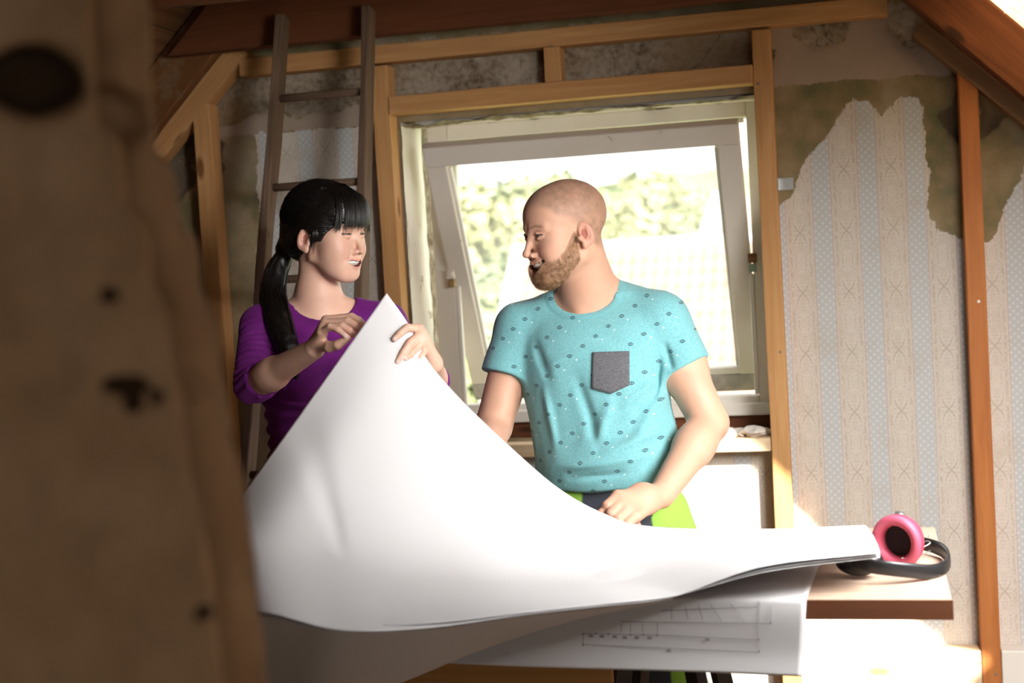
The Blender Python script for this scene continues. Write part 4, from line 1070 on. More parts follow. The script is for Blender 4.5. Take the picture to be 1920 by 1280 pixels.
def polygonise(fn, lo, hi, h):
    lo = np.asarray(lo, float); hi = np.asarray(hi, float); R = 4; H = h * R
    nc = np.ceil((hi - lo) / H).astype(int) + 1
    g = np.stack(np.meshgrid(*[np.arange(k) for k in nc], indexing='ij'), -1)
    C_ = fn(((g + 0.5 * (R - 1) / R) * H + lo).reshape(-1, 3)).reshape(nc)
    act = np.abs(C_) < H * 1.5
    up_ = lambda A: A.repeat(R, 0).repeat(R, 1).repeat(R, 2)
    Fv = up_(np.where(C_ < 0, -1.0, 1.0).astype(np.float32)); m = up_(act)
    ii = np.argwhere(m)
    out = np.empty(len(ii), np.float32)
    for a in range(0, len(ii), 400000):
        out[a:a + 400000] = fn(ii[a:a + 400000] * h + lo)
    Fv[m] = out
    return nets(Fv, lo, h)


def relax(V, Q, it=1, lam=0.5):
    for _ in range(it):
        acc = np.zeros_like(V); w = np.zeros(len(V))
        for a, b in ((0, 1), (1, 2), (2, 3), (3, 0)):
            np.add.at(acc, Q[:, a], V[Q[:, b]]); np.add.at(acc, Q[:, b], V[Q[:, a]]); np.add.at(w, Q[:, a], 1); np.add.at(w, Q[:, b], 1)
        V = V + lam * (acc / np.maximum(w, 1)[:, None] - V)
    return V


def clip_box(V, Q, lo, hi, inside=True):
    """keep quads whose centre is inside (outside) the box"""
    c = V[Q].mean(1); m = ((c > lo) & (c < hi)).all(1)
    Q = Q[m if inside else ~m]; used = np.unique(Q); mp_ = np.full(len(V), -1); mp_[used] = np.arange(len(used)); return V[used], mp_[Q]


def paint(o, rgb, name='pigment'):
    at = o.data.color_attributes.new(name, 'FLOAT_COLOR', 'POINT')
    at.data.foreach_set('color', np.concatenate([np.clip(rgb, 0, 1), np.ones((len(rgb), 1))], 1).astype(np.float32).ravel())


def sst(x, a, b):
    t_ = np.clip((x - a) / (b - a), 0, 1); return t_ * t_ * (3 - 2 * t_)


# ------------------------------------------------------------------ a head; x sideways, y towards the face, z up, eyes at z = 0
MOUTH = {'m': [((0, .097, -.0745), (.0165, .016, .0092)), ((.015, .088, -.0695), (.013, .015, .0088)), ((-.015, .088, -.0695), (.013, .015, .0088)), ((.026, .075, -.0610), (.0085, .011, .0052)), ((-.026, .075, -.0610), (.0085, .011, .0052))],
         'f': [((0, .093, -.0720), (.0160, .015, .0062)), ((.014, .086, -.0685), (.0125, .0135, .0056)), ((-.014, .086, -.0685), (.0125, .0135, .0056))]}
TEETH = {'m': ((0, .0690, -.0680), (.0275, .0245, .0098)), 'f': ((0, .0690, -.0680), (.0250, .0215, .0078))}
def head_field(sex):
    f = Field(); mn = sex == 'm'
    f.ell((0, -.016, .034), (.076, .099, .083), 0.01)
    f.ell((0, .036, .036), (.061, .052, .056), 0.03)
    f.ell((0, .034, -.028), (.058, .054, .062), 0.03)
    jx, jz = (.051, -.064) if mn else (.046, -.058)
    f.mirror('cone', (jx, -.006, jz), (.022, .062, -.098), .017 if mn else .014, .015, k=0.025)
    f.ell((0, .042, -.074), (.043, .044, .040), 0.028)
    f.ell((0, .074 if mn else .068, -.100), (.023 if mn else .016, .016, .017 if mn else .014), 0.02)
    f.mirror('ell', (.045, .054, -.024), (.018, .020, .018), k=0.03)
    f.mirror('ell', (.034, .070, -.038), (.018, .016, .016), k=0.014)
    f.mirror('ell', (.041, .046, -.052), (.020, .026, .026) if not mn else (.017, .026, .022), k=0.025)
    if mn: f.mirror('cone', (.012, .087, .017), (.044, .070, .019), .0085, .007, k=0.012)
    else: f.mirror('cone', (.014, .085, .020), (.040, .072, .022), .005, .005, k=0.014)
    f.mirror('ell', (.031, .093, .000), (.016, .0125, .010), k=0.011, op='s')
    f.mirror('ell', (.031, .0745, -.001), (.0135, .0125, .0125), k=0.004)
    # lids: an upper fold and a smiling lower fold
    for sx in (-1, 1):
        f.cone((sx * .020, .083, .0015), (sx * .031, .0878, .0062), .0022, .0024, k=0.003)
        f.cone((sx * .031, .0878, .0062), (sx * .043, .0800, .0015), .0024, .0022, k=0.003)
        f.cone((sx * .021, .0825, -.004), (sx * .031, .0860, -.0058), .0022, .0026, k=0.003)
        f.cone((sx * .031, .0860, -.0058), (sx * .042, .0795, -.0030), .0026, .0020, k=0.003)
    nl = 0.0 if mn else -.004
    f.cone((0, .084, .010), (0, .106 + nl, -.034), .0066, .0078 if mn else .0068, k=0.010)
    f.ell((0, .108 + nl, -.038), (.0098 if mn else .0088, .0098, .0090), 0.006)
    f.mirror('ell', (.0120, .096 + nl, -.0425), (.0068, .0100, .0066), k=0.005)
    f.mirror('ell', (.0062, .103 + nl, -.0495), (.0034, .0050, .0038), k=0.002, op='s')
    my = 0.0 if mn else -.004
    f.ell((0, .078 + my, -.069), (.030, .017, .020), 0.012)
    # smiling mouth
    mc = (.0355, .0655, -.0505) if mn else (.0315, .0725, -.0535)
    for sx in (-1, 1):
        f.cone((0, .0970 + my, -.0630), (sx * .014, .0935 + my, -.0620), .0036, .0036, k=0.003)
        f.cone((sx * .014, .0935 + my, -.0620), (sx * mc[0], mc[1], mc[2] + .002), .0036, .0018, k=0.003)
        f.cone((0, .0925 + my, -.0825 - (.006 if mn else 0)), (sx * .013, .0895 + my, -.0795 - (.005 if mn else 0)), .0050, .0044, k=0.003)
        f.cone((sx * .013, .0895 + my, -.0795 - (.005 if mn else 0)), (sx * mc[0], mc[1], mc[2] - .001), .0044, .0020, k=0.003)
    for c_, r_ in MOUTH[sex]: f.ell(c_, r_, .002, 's')
    f.ell(*TEETH[sex], .0005)
    for sx in (-1, 1):                         # smile folds
        f.cone((sx * .019, .097, -.044), (sx * .034, .083, -.064), .0022, .0022, k=0.006, op='s')
    # ears
    ca, sa = math.cos(.35), math.sin(.35)
    for sx in (-1, 1):
        Re = np.array([[ca, -sa * sx, 0], [sa * sx, ca, 0], [0, 0, 1]])
        tl = math.radians(12); Rt_ = np.array([[1, 0, 0], [0, math.cos(tl), math.sin(tl)], [0, -math.sin(tl), math.cos(tl)]])
        Rr = Re @ Rt_
        f.ell((sx * .0775, -.014, -.015), (.0075, .0175, .029), 0.006, 'u', Rr)
        f.ell((sx * .0785, -.007, -.039), (.0055, .008, .010), 0.006)
        f.ell((sx * .0850, -.0105, -.013), (.0082, .0108, .0195), 0.002, 's', Rr)
        f.cone((sx * .0775, .000, -.021), (sx * .0785, .000, -.027), .0045, .004, k=0.004)
        f.cone((sx * .0800, -.0175, .000), (sx * .0805, -.0185, -.019), .0030, .0028, k=0.003)
    return f


def head_frame(centre, yaw, pitch, roll=0.0):
    """face turned yaw from the camera (positive to the right of the picture), pitch down positive"""
    tc = -CM[:, 2].copy(); tc[2] = 0; tc /= np.linalg.norm(tc); rt = np.cross(tc, (0, 0, 1.0)); rt = -rt
    fd = math.cos(yaw) * tc + math.sin(yaw) * rt
    up_ = np.array([0, 0, 1.0])
    y = fd * math.cos(pitch) - up_ * math.sin(pitch); z = np.cross(np.cross(y, up_), y); z /= np.linalg.norm(z)
    x = np.cross(y, z)
    x, z = x * math.cos(roll) + z * math.sin(roll), z * math.cos(roll) - x * math.sin(roll)
    return np.asarray(centre, float), np.stack([x, y, z], 1)


def face_colours(Q, sex, base):
    n = len(Q); ax = np.abs(Q[:, 0]); y, z = Q[:, 1], Q[:, 2]; c = np.tile(np.array(base), (n, 1)).astype(float)
    def lay(m, col): nonlocal c; c = c * (1 - m[:, None]) + np.array(col) * m[:, None]
    nz = vnoise(Q * 90, 4, 4)
    blush = (0.62, 0.27, 0.21) if sex == 'm' else (0.72, 0.36, 0.30)
    lay(0.35 * np.exp(-((ax - .040) / .018) ** 2 - ((z + .034) / .018) ** 2) * (y > .03), blush)
    lay(0.25 * np.exp(-((ax) / .012) ** 2 - ((z + .040) / .010) ** 2) * (y > .095), blush)
    lay(0.45 * ((ax > .0755) & (y > -.035) & (y < .006) & (z > -.048) & (z < .018)), blush)
    lay(0.8 * (((y + .0085) / .0075) ** 2 + ((z + .016) / .0135) ** 2 < 1) * (ax > .068) * (ax < .0800), (0.30, 0.07, 0.045))  # ear hollow: redder skin with its shade painted in
    # lips
    my = 0.0 if sex == 'm' else -.004
    zc = np.interp(ax, [0, .014, .0295], [-.0630, -.0620, -.0560]); zl = np.interp(ax, [0, .013, .0295], [-.0830, -.0800, -.0585] if sex == 'f' else [-.089, -.085, -.0585])
    front = (y > .074 + my) & (ax < .0305)
    lip = front & (z < zc + .0024) & (z > zl - .0036)
    lay(lip * (0.60 if sex == 'f' else 0.45), (0.62, 0.24, 0.21) if sex == 'f' else (0.50, 0.22, 0.18))
    cav = np.min([f_ell(Q, c_, r_) for c_, r_ in MOUTH[sex]], 0) < .0007
    lay(cav * 1.0, (0.13, 0.03, 0.025)); lay((cav & (np.abs(f_ell(Q, *TEETH[sex])) < .0009)) * 1.0, (0.88, 0.84, 0.78) if sex == 'f' else (0.74, 0.66, 0.58))
    nl_ = 0 if sex == 'm' else -.004
    lay(0.8 * ((((ax - .0062) / .0042) ** 2 + ((y - .103 - nl_) / .006) ** 2 + ((z + .0480) / .0042) ** 2) < 1), (0.22, 0.06, 0.04))  # nostril darkness painted into the skin
    # eyes
    zu = np.interp(ax, [.019, .031, .044], [-.0005, .0028 if sex == 'm' else .0022, .0000]); zd = np.interp(ax, [.019, .031, .044], [-.0015, -.0024 if sex == 'm' else .0002, -.0010])
    slit = (ax > .0195) & (ax < .0435) & (y > .070) & (z < zu) & (z > zd)
    lay(slit * 1.0, (0.40, 0.34, 0.31)); lay((slit & (np.abs(ax - .031) < .0052)) * 1.0, (0.06, 0.05, 0.045))
    lash = (ax > .0180) & (ax < (.0455 if sex == 'm' else .0475)) & (y > .066) & (z >= zu - .0004) & (z < zu + (.0028 if sex == 'm' else .0034))
    lay(lash * 0.95, (0.035, 0.02, 0.018) if sex == 'm' else (0.012, 0.01, 0.01))
    lay((ax > .02) * (ax < .045) * (y > .068) * (np.abs(z - zu - .0055) < .0009) * 0.35, (0.35, 0.16, 0.12))
    zb = np.interp(ax, [.010, .030, .048], [.0185, .0235, .0195])
    br_ = np.exp(-((z - zb) / .0034) ** 2) * sst(ax, .008, .014) * (1 - sst(ax, .044, .050)) * (y > .055)
    lay(br_ * (0.78 if sex == 'm' else 0.6), (0.22, 0.13, 0.08) if sex == 'm' else (0.03, 0.02, 0.02))
    if sex == 'm':
        bm_ = beard_mask(Q)
        lay(np.clip(bm_ * (0.62 + 0.5 * nz), 0, .9), (0.27, 0.155, 0.08))
        zh = np.interp(y, [-.03, 0.0, .03, .05, .07, .10], [-.03, .010, .030, .040, .066, .074]); zh = np.where((y < -.03), np.interp(y, [-.10, -.05, -.03], [-.055, -.055, -.03]), zh)
        sc = sst(z - zh + .006 * vnoise(Q * 45, 19, 2), -.010, .018) * (1 - ((ax > .0765) & (z < .03)) * 1.0)
        lay(sc * np.clip(0.50 + 0.35 * nz, 0, 1), (0.20, 0.125, 0.085))
    return c
def beard_mask(Q):
    ax = np.abs(Q[:, 0]); y, z = Q[:, 1], Q[:, 2]
    zl = np.interp(y, [.002, .012, .024, .040, .055, .072, .10], [.004, -.004, -.020, -.040, -.054, -.060, -.053]) + .004 * vnoise(Q * 60, 15, 2)
    m = sst(zl - z, -.003, .010) * sst(y, .003, .011)
    m = m * np.where(ax < .028, 1.0, 1.0)
    mouth = (ax < .0390) & (y > .055) & (z < np.interp(ax, [0, .0265, .0390], [-.0592, -.0500, -.0480])) & (z > np.interp(ax, [0, .0265, .0390], [-.0950, -.0740, -.0550]))
    m = np.where(mouth, 0, m); nose = (ax < .019) & (z > -.051) & (y > .085); m = np.where(nose, 0, m)
    zlo = np.interp(y, [.00, .02, .04, .06], [-.070, -.088, -.112, -.135]); m = m * sst(z - zlo, -.004, .010)
    return m


def skin_mat(name, rough=0.5):
    t = NT(name); co = t.coords(); n = t.noise(co, 350, 3)
    c = t.attr('pigment'); c = t.mix(t.smooth(t.noise(co, 30, 4), 0.35, 0.7, 0, 0.12), c, (0.55, 0.22, 0.16))
    t.bsdf(c, rough, t.bump(n, 0.12, 0.001), 0.4, Subsurface_Weight=0.12, Subsurface_Radius=(0.012, 0.005, 0.003), Subsurface_Scale=0.5); return t.mat
skin_man = skin_mat('skin_fair'); skin_woman = skin_mat('skin_light', 0.45)


def hand_generic(f, wrist, fwd, nrm_, thumb_side, curl, size=1.0, k=0.006):
    """palm, four fingers and thumb; nrm_ = back of the hand, thumb_side = sideways towards the thumb"""
    y = np.asarray(fwd, float); y /= np.linalg.norm(y); z = np.asarray(nrm_, float); z -= y * (z @ y); z /= np.linalg.norm(z)
    x = np.cross(y, z); x = x if x @ np.asarray(thumb_side) > 0 else -x; w = np.asarray(wrist, float); S = size
    MC = [(.028, .090), (.009, .094), (-.010, .089), (-.028, .080)]; LN = [(.042, .026, .021), (.046, .030, .022), (.043, .028, .021), (.034, .022, .019)]
    RD = [.0098, .0100, .0095, .0085]; tips = []
    for i, ((mx_, my), ln, r) in enumerate(zip(MC, LN, RD)):
        m0 = w + S * (x * mx_ * .45 + y * .012); m1 = w + S * (x * mx_ + y * my)
        f.cone(m0, m1, .0165 * S, .0125 * S, k=0.012); pts = [m1]; a = 0.0
        for L_, c_ in zip(ln, curl[i]):
            a += c_; pts.append(pts[-1] + S * L_ * (y * math.cos(a) - z * math.sin(a)))
        f.chain(pts, [r * S * 1.12, r * S, r * S * .92, r * S * .82], k=0.003, k0=0.005); tips.append(pts[-1])
    f.ell(w + S * (y * .05 - z * .006), (.032 * S,) * 3, 0.015, 'u')
    b = w + S * (x * .020 + y * .022 - z * .008); t1 = b + S * (x * .026 + y * .034 - z * .012); tb1 = curl[4]
    t2 = t1 + S * (x * .010 * (1 - tb1) + y * .030 - z * .012 * (1 + tb1)); t3 = t2 + S * (-x * .008 * tb1 + y * .024 - z * .010 * tb1)
    f.chain([b, t1, t2, t3], [.0165 * S, .0125 * S, .0108 * S, .0088 * S], k=0.006, k0=0.014)
    return tips
# ------------------------------------------------------------------ the man
cam_r = CM[:, 0].copy(); cam_r[2] = 0; cam_r /= np.linalg.norm(cam_r); cam_t = -CM[:, 2].copy(); cam_t[2] = 0; cam_t /= np.linalg.norm(cam_t)
def body_axes(yaw):                           # yaw: front turned towards picture right
    Fd = math.cos(yaw) * cam_t + math.sin(yaw) * cam_r; L = math.cos(yaw) * cam_r - math.sin(yaw) * cam_t; return L[:2], Fd[:2], L, Fd
mL, mF, mL3, mF3 = body_axes(-0.28)
def PX(x, y, d): return W(x, y, d)
hc, hR = head_frame(PX(1057, 431, 3.27), -math.radians(64), math.radians(8), 0.0); HS_M = 0.965
manF = Field(); mhead = head_field('m')
def bearded(P):
    d = mhead.ev(P); m = beard_mask(P) if (np.abs(P).max() < 10) else 0
    return d - 0.0060 * m * (1 - .65 * sst(P[:, 2], -.075, -.060) * (P[:, 1] > .06)) * (1 + 0.25 * vnoise(P * 160, 8, 2))
hfM = Field(); hfM.add(bearded, (0, 0, 0), .2, 0.001)
manF.sub(hfM, hc, hR, 0.17, 0.012, HS_M)
nb_ = PX(1107, 572, 3.36)
manF.cone(hc + hR @ np.array([0, -.030, -.055]), PX(1100, 560, 3.34), .056, .060, k=0.022)
manF.cone(hc + hR @ np.array([0.02, -.045, -.05]), PX(1146, 570, 3.38), .030, .042, k=0.035)
manF.cone(hc + hR @ np.array([.062, -.020, -.055]), PX(1088, 584, 3.30), .011, .008, k=0.022)      # neck muscle
def man_stack(o, cut=None):
    st = [(PX(1148, 1010, 3.33), .168, .115), (PX(1146, 960, 3.33), .166, .112), (PX(1140, 905, 3.33), .158, .110), (PX(1136, 830, 3.34), .156, .108), (PX(1122, 760, 3.35), .156, .112),
          (PX(1113, 690, 3.36), .166, .120), (PX(1110, 630, 3.37), .168, .115), (PX(1108, 590, 3.38), .150, .090), (PX(1107, 560, 3.39), .085, .060)]
    if cut: st = [q for q in st if q[0][2] > cut]
    return stack([(c, a + o, b + o) for c, a, b in st], mL, mF)
fn, c_, r_ = man_stack(-0.006); manF.add(fn, c_, r_, 0.03)
shR, elR, wrR = PX(1236, 604, 3.34), PX(1330, 792, 3.29), PX(1240, 928, 3.11)        # arm on the right of the picture
shL, elL, wrL = PX(978, 618, 3.40), PX(925, 800, 3.36), PX(880, 905, 3.10)           # arm on the left
manF.cone(PX(1144, 572, 3.38), shR, .054, .058, k=0.03); manF.cone(PX(1060, 582, 3.39), shL, .052, .056, k=0.03)
manF.cone(shR, elR, .056, .044, k=0.02); manF.ell(shR + (elR - shR) * .45, (.055,) * 3, .03); manF.cone(elR, elR + (wrR - elR) * .35, .043, .044, k=0.012); manF.cone(elR + (wrR - elR) * .3, wrR, .044, .029, k=0.02)
manF.cone(shL, elL, .053, .043, k=0.02); manF.cone(elL, elL + (wrL - elL) * .35, .042, .042, k=0.012); manF.cone(elL + (wrL - elL) * .3, wrL, .042, .028, k=0.02)
# fist on the thigh
kn = [PX(1158, 930, 3.03), PX(1165, 943, 3.015), PX(1176, 956, 3.005), PX(1192, 968, 3.0)]
pi_ = [PX(1138, 948, 3.00), PX(1145, 962, 2.985), PX(1158, 972, 2.98), PX(1176, 981, 2.98)]
ti_ = [PX(1148, 962, 3.03), PX(1156, 974, 3.03), PX(1168, 984, 3.03), PX(1186, 990, 3.03)]
te_ = [PX(1164, 955, 3.055), PX(1170, 966, 3.055), PX(1180, 976, 3.055), PX(1194, 984, 3.05)]
for i in range(4):
    manF.cone(wrR + (kn[i] - wrR) * .1, kn[i], .0185, .0135, k=0.014)
    manF.chain([kn[i], pi_[i], ti_[i], te_[i]], [.0125, .0108, .0100, .0092], k=0.003, k0=0.005)
manF.ell((wrR + kn[1]) / 2 + mF3 * -.008, (.034,) * 3, 0.02)
manF.chain([wrR + (kn[0] - wrR) * .35 + np.array([0, 0, .004]), PX(1175, 938, 3.035), PX(1150, 950, 3.01), PX(1128, 960, 3.0)], [.016, .0135, .0115, .0095], k=0.005, k0=0.012)
# hand resting on the board behind the paper
hd = wrL + (PX(905, 965, 2.96) - wrL) * 0; pz = np.array([wrL[0], wrL[1], TZ + .036])
manF.cone(wrL, pz, .028, .026, k=0.012)
hand_generic(manF, pz + np.array([0.0, -.01, -.006]), (-.25, -1, -.10), (0, 0, 1), (1, 0, 0), [(.05, .1, .1)] * 4 + [0.2])

def build_body(name, F_, boxes, mat, parent, colour, tmp=None):
    """boxes: list of (lo, hi, h); earlier boxes are finer and win"""
    Vs, Qs, base = [], [], 0; done = []
    for lo, hi, h in boxes:
        lo = np.array(lo, float); hi = np.array(hi, float)
        V, Q = polygonise(F_, lo - h * 4, hi + h * 4, h); V, Q = clip_box(V, Q, lo, hi)
        for l2, h2_, hh in done: V, Q = clip_box(V, Q, np.array(l2) + hh, np.array(h2_) - hh, False)
        V = relax(V, Q, 1, .35) if h > .003 else V
        Vs.append(V); Qs.append(Q + base); base += len(V); done.append((lo, hi, h * 2.2))
    V = np.concatenate(Vs); Q = np.concatenate(Qs)
    o = obj(name, V, Q, mat, parent, smooth=True); paint(o, colour(V)); return o
def box_of(pts, pad): pts = np.array(pts); return pts.min(0) - pad, pts.max(0) + pad

man = thing('person', 'shaven-headed bearded man in a turquoise patterned shirt with grey pocket, turned smiling to the woman', 'person', tuple(np.append(PX(1150, 985, 3.33)[:2], 0)))
def man_col(V):
    base = np.array((0.66, 0.385, 0.265)); c = np.tile(base, (len(V), 1))
    Q = (V - hc) @ hR / HS_M; m = (np.abs(Q[:, 0]) < .10) & (Q[:, 2] > -.135) & (Q[:, 2] < .14) & (np.abs(Q[:, 1]) < .14)
    c[m] = face_colours(Q[m], 'm', base)
    hm = np.min([np.linalg.norm(V - k, axis=1) for k in kn + pi_], 0); c = c * (1 - (.25 * sst(.022 - hm, 0, .02))[:, None]) + np.array((0.62, 0.28, 0.2)) * (.25 * sst(.022 - hm, 0, .02))[:, None]
    return c
mb_head = (hc - .155, hc + np.array([.155, .155, .15])); mb_hand = box_of(kn + pi_ + te_ + [wrR], .035); allp = [shR, elR, wrR, shL, elL, wrL, pz]
lo, hi = box_of(allp + [hc], .11); lo[2] = 0.86; hi[2] = hc[2] + .16; lo[1] -= .16
mbody = build_body('body', manF.ev, [(mb_head[0], mb_head[1], .0016), (mb_hand[0], mb_hand[1], .0020), (lo, hi, .0052)], skin_man, man, man_col)
# beard and stubble of short hairs
rsb = np.random.RandomState(5)
co_ = np.empty(len(mbody.data.vertices) * 3, np.float32); mbody.data.vertices.foreach_get('co', co_); co_ = co_.reshape(-1, 3)
nr_ = np.empty_like(co_).ravel(); mbody.data.vertices.foreach_get('normal', nr_); nr_ = nr_.reshape(-1, 3)
Ql = (co_ - hc) @ hR / HS_M; okm = (np.abs(Ql[:, 0]) < .09) & (np.abs(Ql[:, 2]) < .14) & (np.abs(Ql[:, 1]) < .13)
def hairs(sel, prob_len, wid, droop, n, seed, curlv=0.3):
    rs = np.random.RandomState(seed); ids = rs.choice(sel, n); P = co_[ids]; N = nr_[ids]; Lg = prob_len * rs.uniform(.6, 1.2, (n, 1))
    d = N + droop + curlv * rs.randn(n, 3); d /= np.linalg.norm(d, axis=1)[:, None]; s = np.cross(d, rs.randn(n, 3)); s /= np.linalg.norm(s, axis=1)[:, None]; t2 = np.cross(d, s)
    P = P - N * .0008; mid = P + d * Lg * .55; tip = P + (d + droop * .5) * Lg
    V = np.concatenate([P + s * wid, P - s * wid * .5 + t2 * wid * .8, P - s * wid * .5 - t2 * wid * .8, tip]); k = np.arange(n)
    Fc = np.concatenate([np.stack([k, k + n, k + 3 * n], 1), np.stack([k + n, k + 2 * n, k + 3 * n], 1), np.stack([k + 2 * n, k, k + 3 * n], 1)]); return V, Fc
bm2 = np.where(okm, beard_mask(Ql), 0); sel = np.argwhere(bm2 > .55).ravel()
t = NT('ginger_brown_beard'); hn = t.noise(t.coords(), 120, 3); t.bsdf(t.ramp(hn, [(.35, (.18, .09, .04)), (.5, (.38, .22, .11)), (.65, (.60, .40, .22))]), .6, None, .3); beard_m = t.mat
dr = hR @ np.array([0, .25, -1.0])
V, Fc = hairs(sel, .0060, .00028, dr * .7, 9000, 3); tag(obj('beard', V, Fc, beard_m, man), kind='stuff')

# turquoise T-shirt
shirt = Field(); hem_z = PX(1135, 908, 3.25)[2]
fn, c_, r_ = man_stack(0.008, hem_z - .001)
hemst = man_stack(0.010); 
def cut_hem(P):
    d = hemst[0](P); q = (P[:, 0] - c_[0]); hz_ = hem_z + .006 * np.sin(q * 25) - 0.02 * (P[:, 0] - c_[0]); return np.maximum(d, hz_ - P[:, 2])
shirt.add(cut_hem, hemst[1], hemst[2], 0.0)
shirt.ell(PX(1125, 872, 3.25), (.11, .05, .055), .05)          # cloth bloused over the waist
shirt.cone(PX(1146, 569, 3.38), shR + np.array([0, 0, .004]), .062, .066, k=0.03); shirt.cone(PX(1060, 583, 3.38), shL + np.array([0, 0, .002]), .058, .062, k=0.03)
def sleeve(a, b, r1, r2, cutp, cutn):
    cutn = np.asarray(cutn) / np.linalg.norm(cutn)
    return lambda P: np.maximum(f_cone(P, a, b, r1, r2), (P - cutp) @ cutn)
eR = shR + (elR - shR) * .62; cR = (PX(1250, 708, 3.24) + PX(1326, 664, 3.30)) / 2; nR = elR - shR + cam_r * .03 + np.array([0, 0, -.02])
shirt.add(sleeve(shR, eR, .068, .070, cR, nR), (shR + eR) / 2, .22, 0.02)
eL = shL + (elL - shL) * .62; cL = (PX(925, 698, 3.36) + PX(992, 715, 3.36)) / 2; nL = elL - shL
shirt.add(sleeve(shL, eL, .064, .066, cL, nL), (shL + eL) / 2, .22, 0.02)
neck_c = PX(1096, 540, 3.335); Rn = np.stack([mL3, mF3, [0, 0, 1.0]], 1); tiltn = Matrix.Rotation(0.30, 3, Vector(mL3)); Rn = np.array(tiltn) @ Rn
def f_neck(P): return f_ell(P, neck_c, (.074, .074, .078), Rn)
folds = [((1252, 700), (1150, 770), 3.24, .010, .0045), ((1250, 720), (1180, 850), 3.24, .012, .0045), ((1075, 700), (1130, 860), 3.22, .012, -.0045), ((1010, 720), (1040, 850), 3.24, .010, .004), ((1040, 880), (1240, 850), 3.21, .009, .006),
         ((1060, 900), (1200, 880), 3.21, .008, -.004), ((1130, 850), (1250, 800), 3.22, .012, .006), ((990, 640), (1030, 720), 3.25, .010, -.004), ((1235, 660), (1225, 760), 3.25, .008, -.005), ((1150, 740), (1110, 850), 3.22, .014, .004),
         ((1240, 640), (1260, 700), 3.24, .007, -.005), ((1000, 690), (1100, 660), 3.24, .010, .003), ((1100, 620), (1180, 650), 3.25, .012, -.002)]
FO = [(PX(*a, d), PX(*b, d), w, h) for a, b, d, w, h in folds]
def shirt_fn(P):
    d = shirt.ev(P); m = np.abs(d) < .05
    if m.any():
        Q = P[m]; add = .0050 * vnoise(Q * np.array([15, 15, 6]), 12, 3)
        for a, b, w, h in FO:
            e = b - a; t_ = np.clip(((Q - a) @ e) / (e @ e), 0, 1); dd = Q - a - t_[:, None] * e; dd = dd - np.outer(dd @ mF3, mF3)
            add = add + 2.2 * h * np.exp(-(np.linalg.norm(dd, axis=1) / w) ** 2) * np.sin(math.pi * np.clip(t_, .02, .98))
        nd = f_neck(Q); add = add + .0022 * ((nd > 0) & (nd < .019)) - .0012 * np.exp(-((nd - .0200) / .0022) ** 2)
        v = d[m] - add; d[m] = -smin(-v, nd, .002)
    return d
zt_ = NT('turquoise_jersey'); co = zt_.coords()
def shirt_material():
    t = zt_
    uvx, uvy, aux = t.attr('su', 'Fac'), t.attr('sv', 'Fac'), t.attr('rib', 'Fac')
    def cell(ox, oy, px_, py_):
        a = t.m('SUBTRACT', t.m('MODULO', t.m('ADD', t.m('DIVIDE', t.m('ADD', uvx, ox), px_), 100.5), 1.0), .5); b = t.m('SUBTRACT', t.m('MODULO', t.m('ADD', t.m('DIVIDE', t.m('ADD', uvy, oy), py_), 100.5), 1.0), .5)
        return t.m('MULTIPLY', a, px_), t.m('MULTIPLY', b, py_)
    def eye(ox, oy):
        a, b = cell(ox, oy, .110, .086)
        # lens outline: |b| = h (1 - (a/w)^2)
        w_, h_ = .0056, .0029
        prof_ = t.m('MULTIPLY', t.m('SUBTRACT', 1.0, t.m('POWER', t.m('ABSOLUTE', t.m('DIVIDE', a, w_)), 2.0)), h_)
        q = t.m('ABSOLUTE', t.m('SUBTRACT', t.m('ABSOLUTE', b), prof_)); ring = t.m('MULTIPLY', t.smooth(q, .0009, .0016, 1, 0), t.smooth(t.m('ABSOLUTE', a), w_, w_ * 1.12, 1, 0))
        r_ = t.m('SQRT', t.m('ADD', t.m('POWER', a, 2.0), t.m('POWER', b, 2.0))); return t.m('MAXIMUM', ring, t.smooth(r_, .0011, .0017, 1, 0))
    def dot(ox, oy):
        a, b = cell(ox, oy, .110, .086); r_ = t.m('SQRT', t.m('ADD', t.m('POWER', a, 2.0), t.m('POWER', b, 2.0))); return t.smooth(r_, .0016, .0024, 1, 0)
    e = t.m('MAXIMUM', t.m('MAXIMUM', eye(0, 0), eye(.055, .043)), t.m('MAXIMUM', eye(.0275, .0215), eye(.0825, .0645)))
    dts = t.m('MAXIMUM', t.m('MAXIMUM', dot(.012, .030), dot(.067, .073)), dot(.040, .052))
    n = t.noise(co, 260, 3); n2 = t.noise(co, 40, 4)
    c = t.ramp(n, [(.35, (.15, .41, .44)), (.65, (.23, .51, .53))]); c = t.mix(t.smooth(n2, .4, .7, 0, .35), c, (.18, .43, .47))
    c = t.mix(t.m('MULTIPLY', aux, .5), c, (.13, .40, .44))
    c = t.mix(t.m('MULTIPLY', dts, .65), c, (.75, .85, .83)); c = t.mix(t.m('MULTIPLY', e, .88), c, (.035, .07, .09))
    t.bsdf(c, .85, t.bump(n, .25, .0008), .2, Sheen_Weight=0.2); return t.mat
jersey = shirt_material()
lo, hi = box_of([shR, shL, eR, eL, PX(1135, 915, 3.33)], .13); lo[2] = hem_z - .03; hi[2] = PX(1100, 540, 3.3)[2] + .02; lo[1] -= .06; hi[1] += .05
V, Q = polygonise(shirt_fn, lo, hi, .0036); V = relax(V, Q, 1, .4)
sh = obj('shirt', V, Q, jersey, man, smooth=True)
def attr_f(o, nm, a): at = o.data.attributes.new(nm, 'FLOAT', 'POINT'); at.data.foreach_set('value', np.asarray(a, np.float32))
u_ = (V - nb_) @ mL3; v_ = V[:, 2] - nb_[2]; dsl = f_cone(V, shR, elR, .07, .06); tR = np.clip(sst(-dsl, -.02, .01) * sst((V - shR) @ cam_r, -.04, -.01), 0, 1)
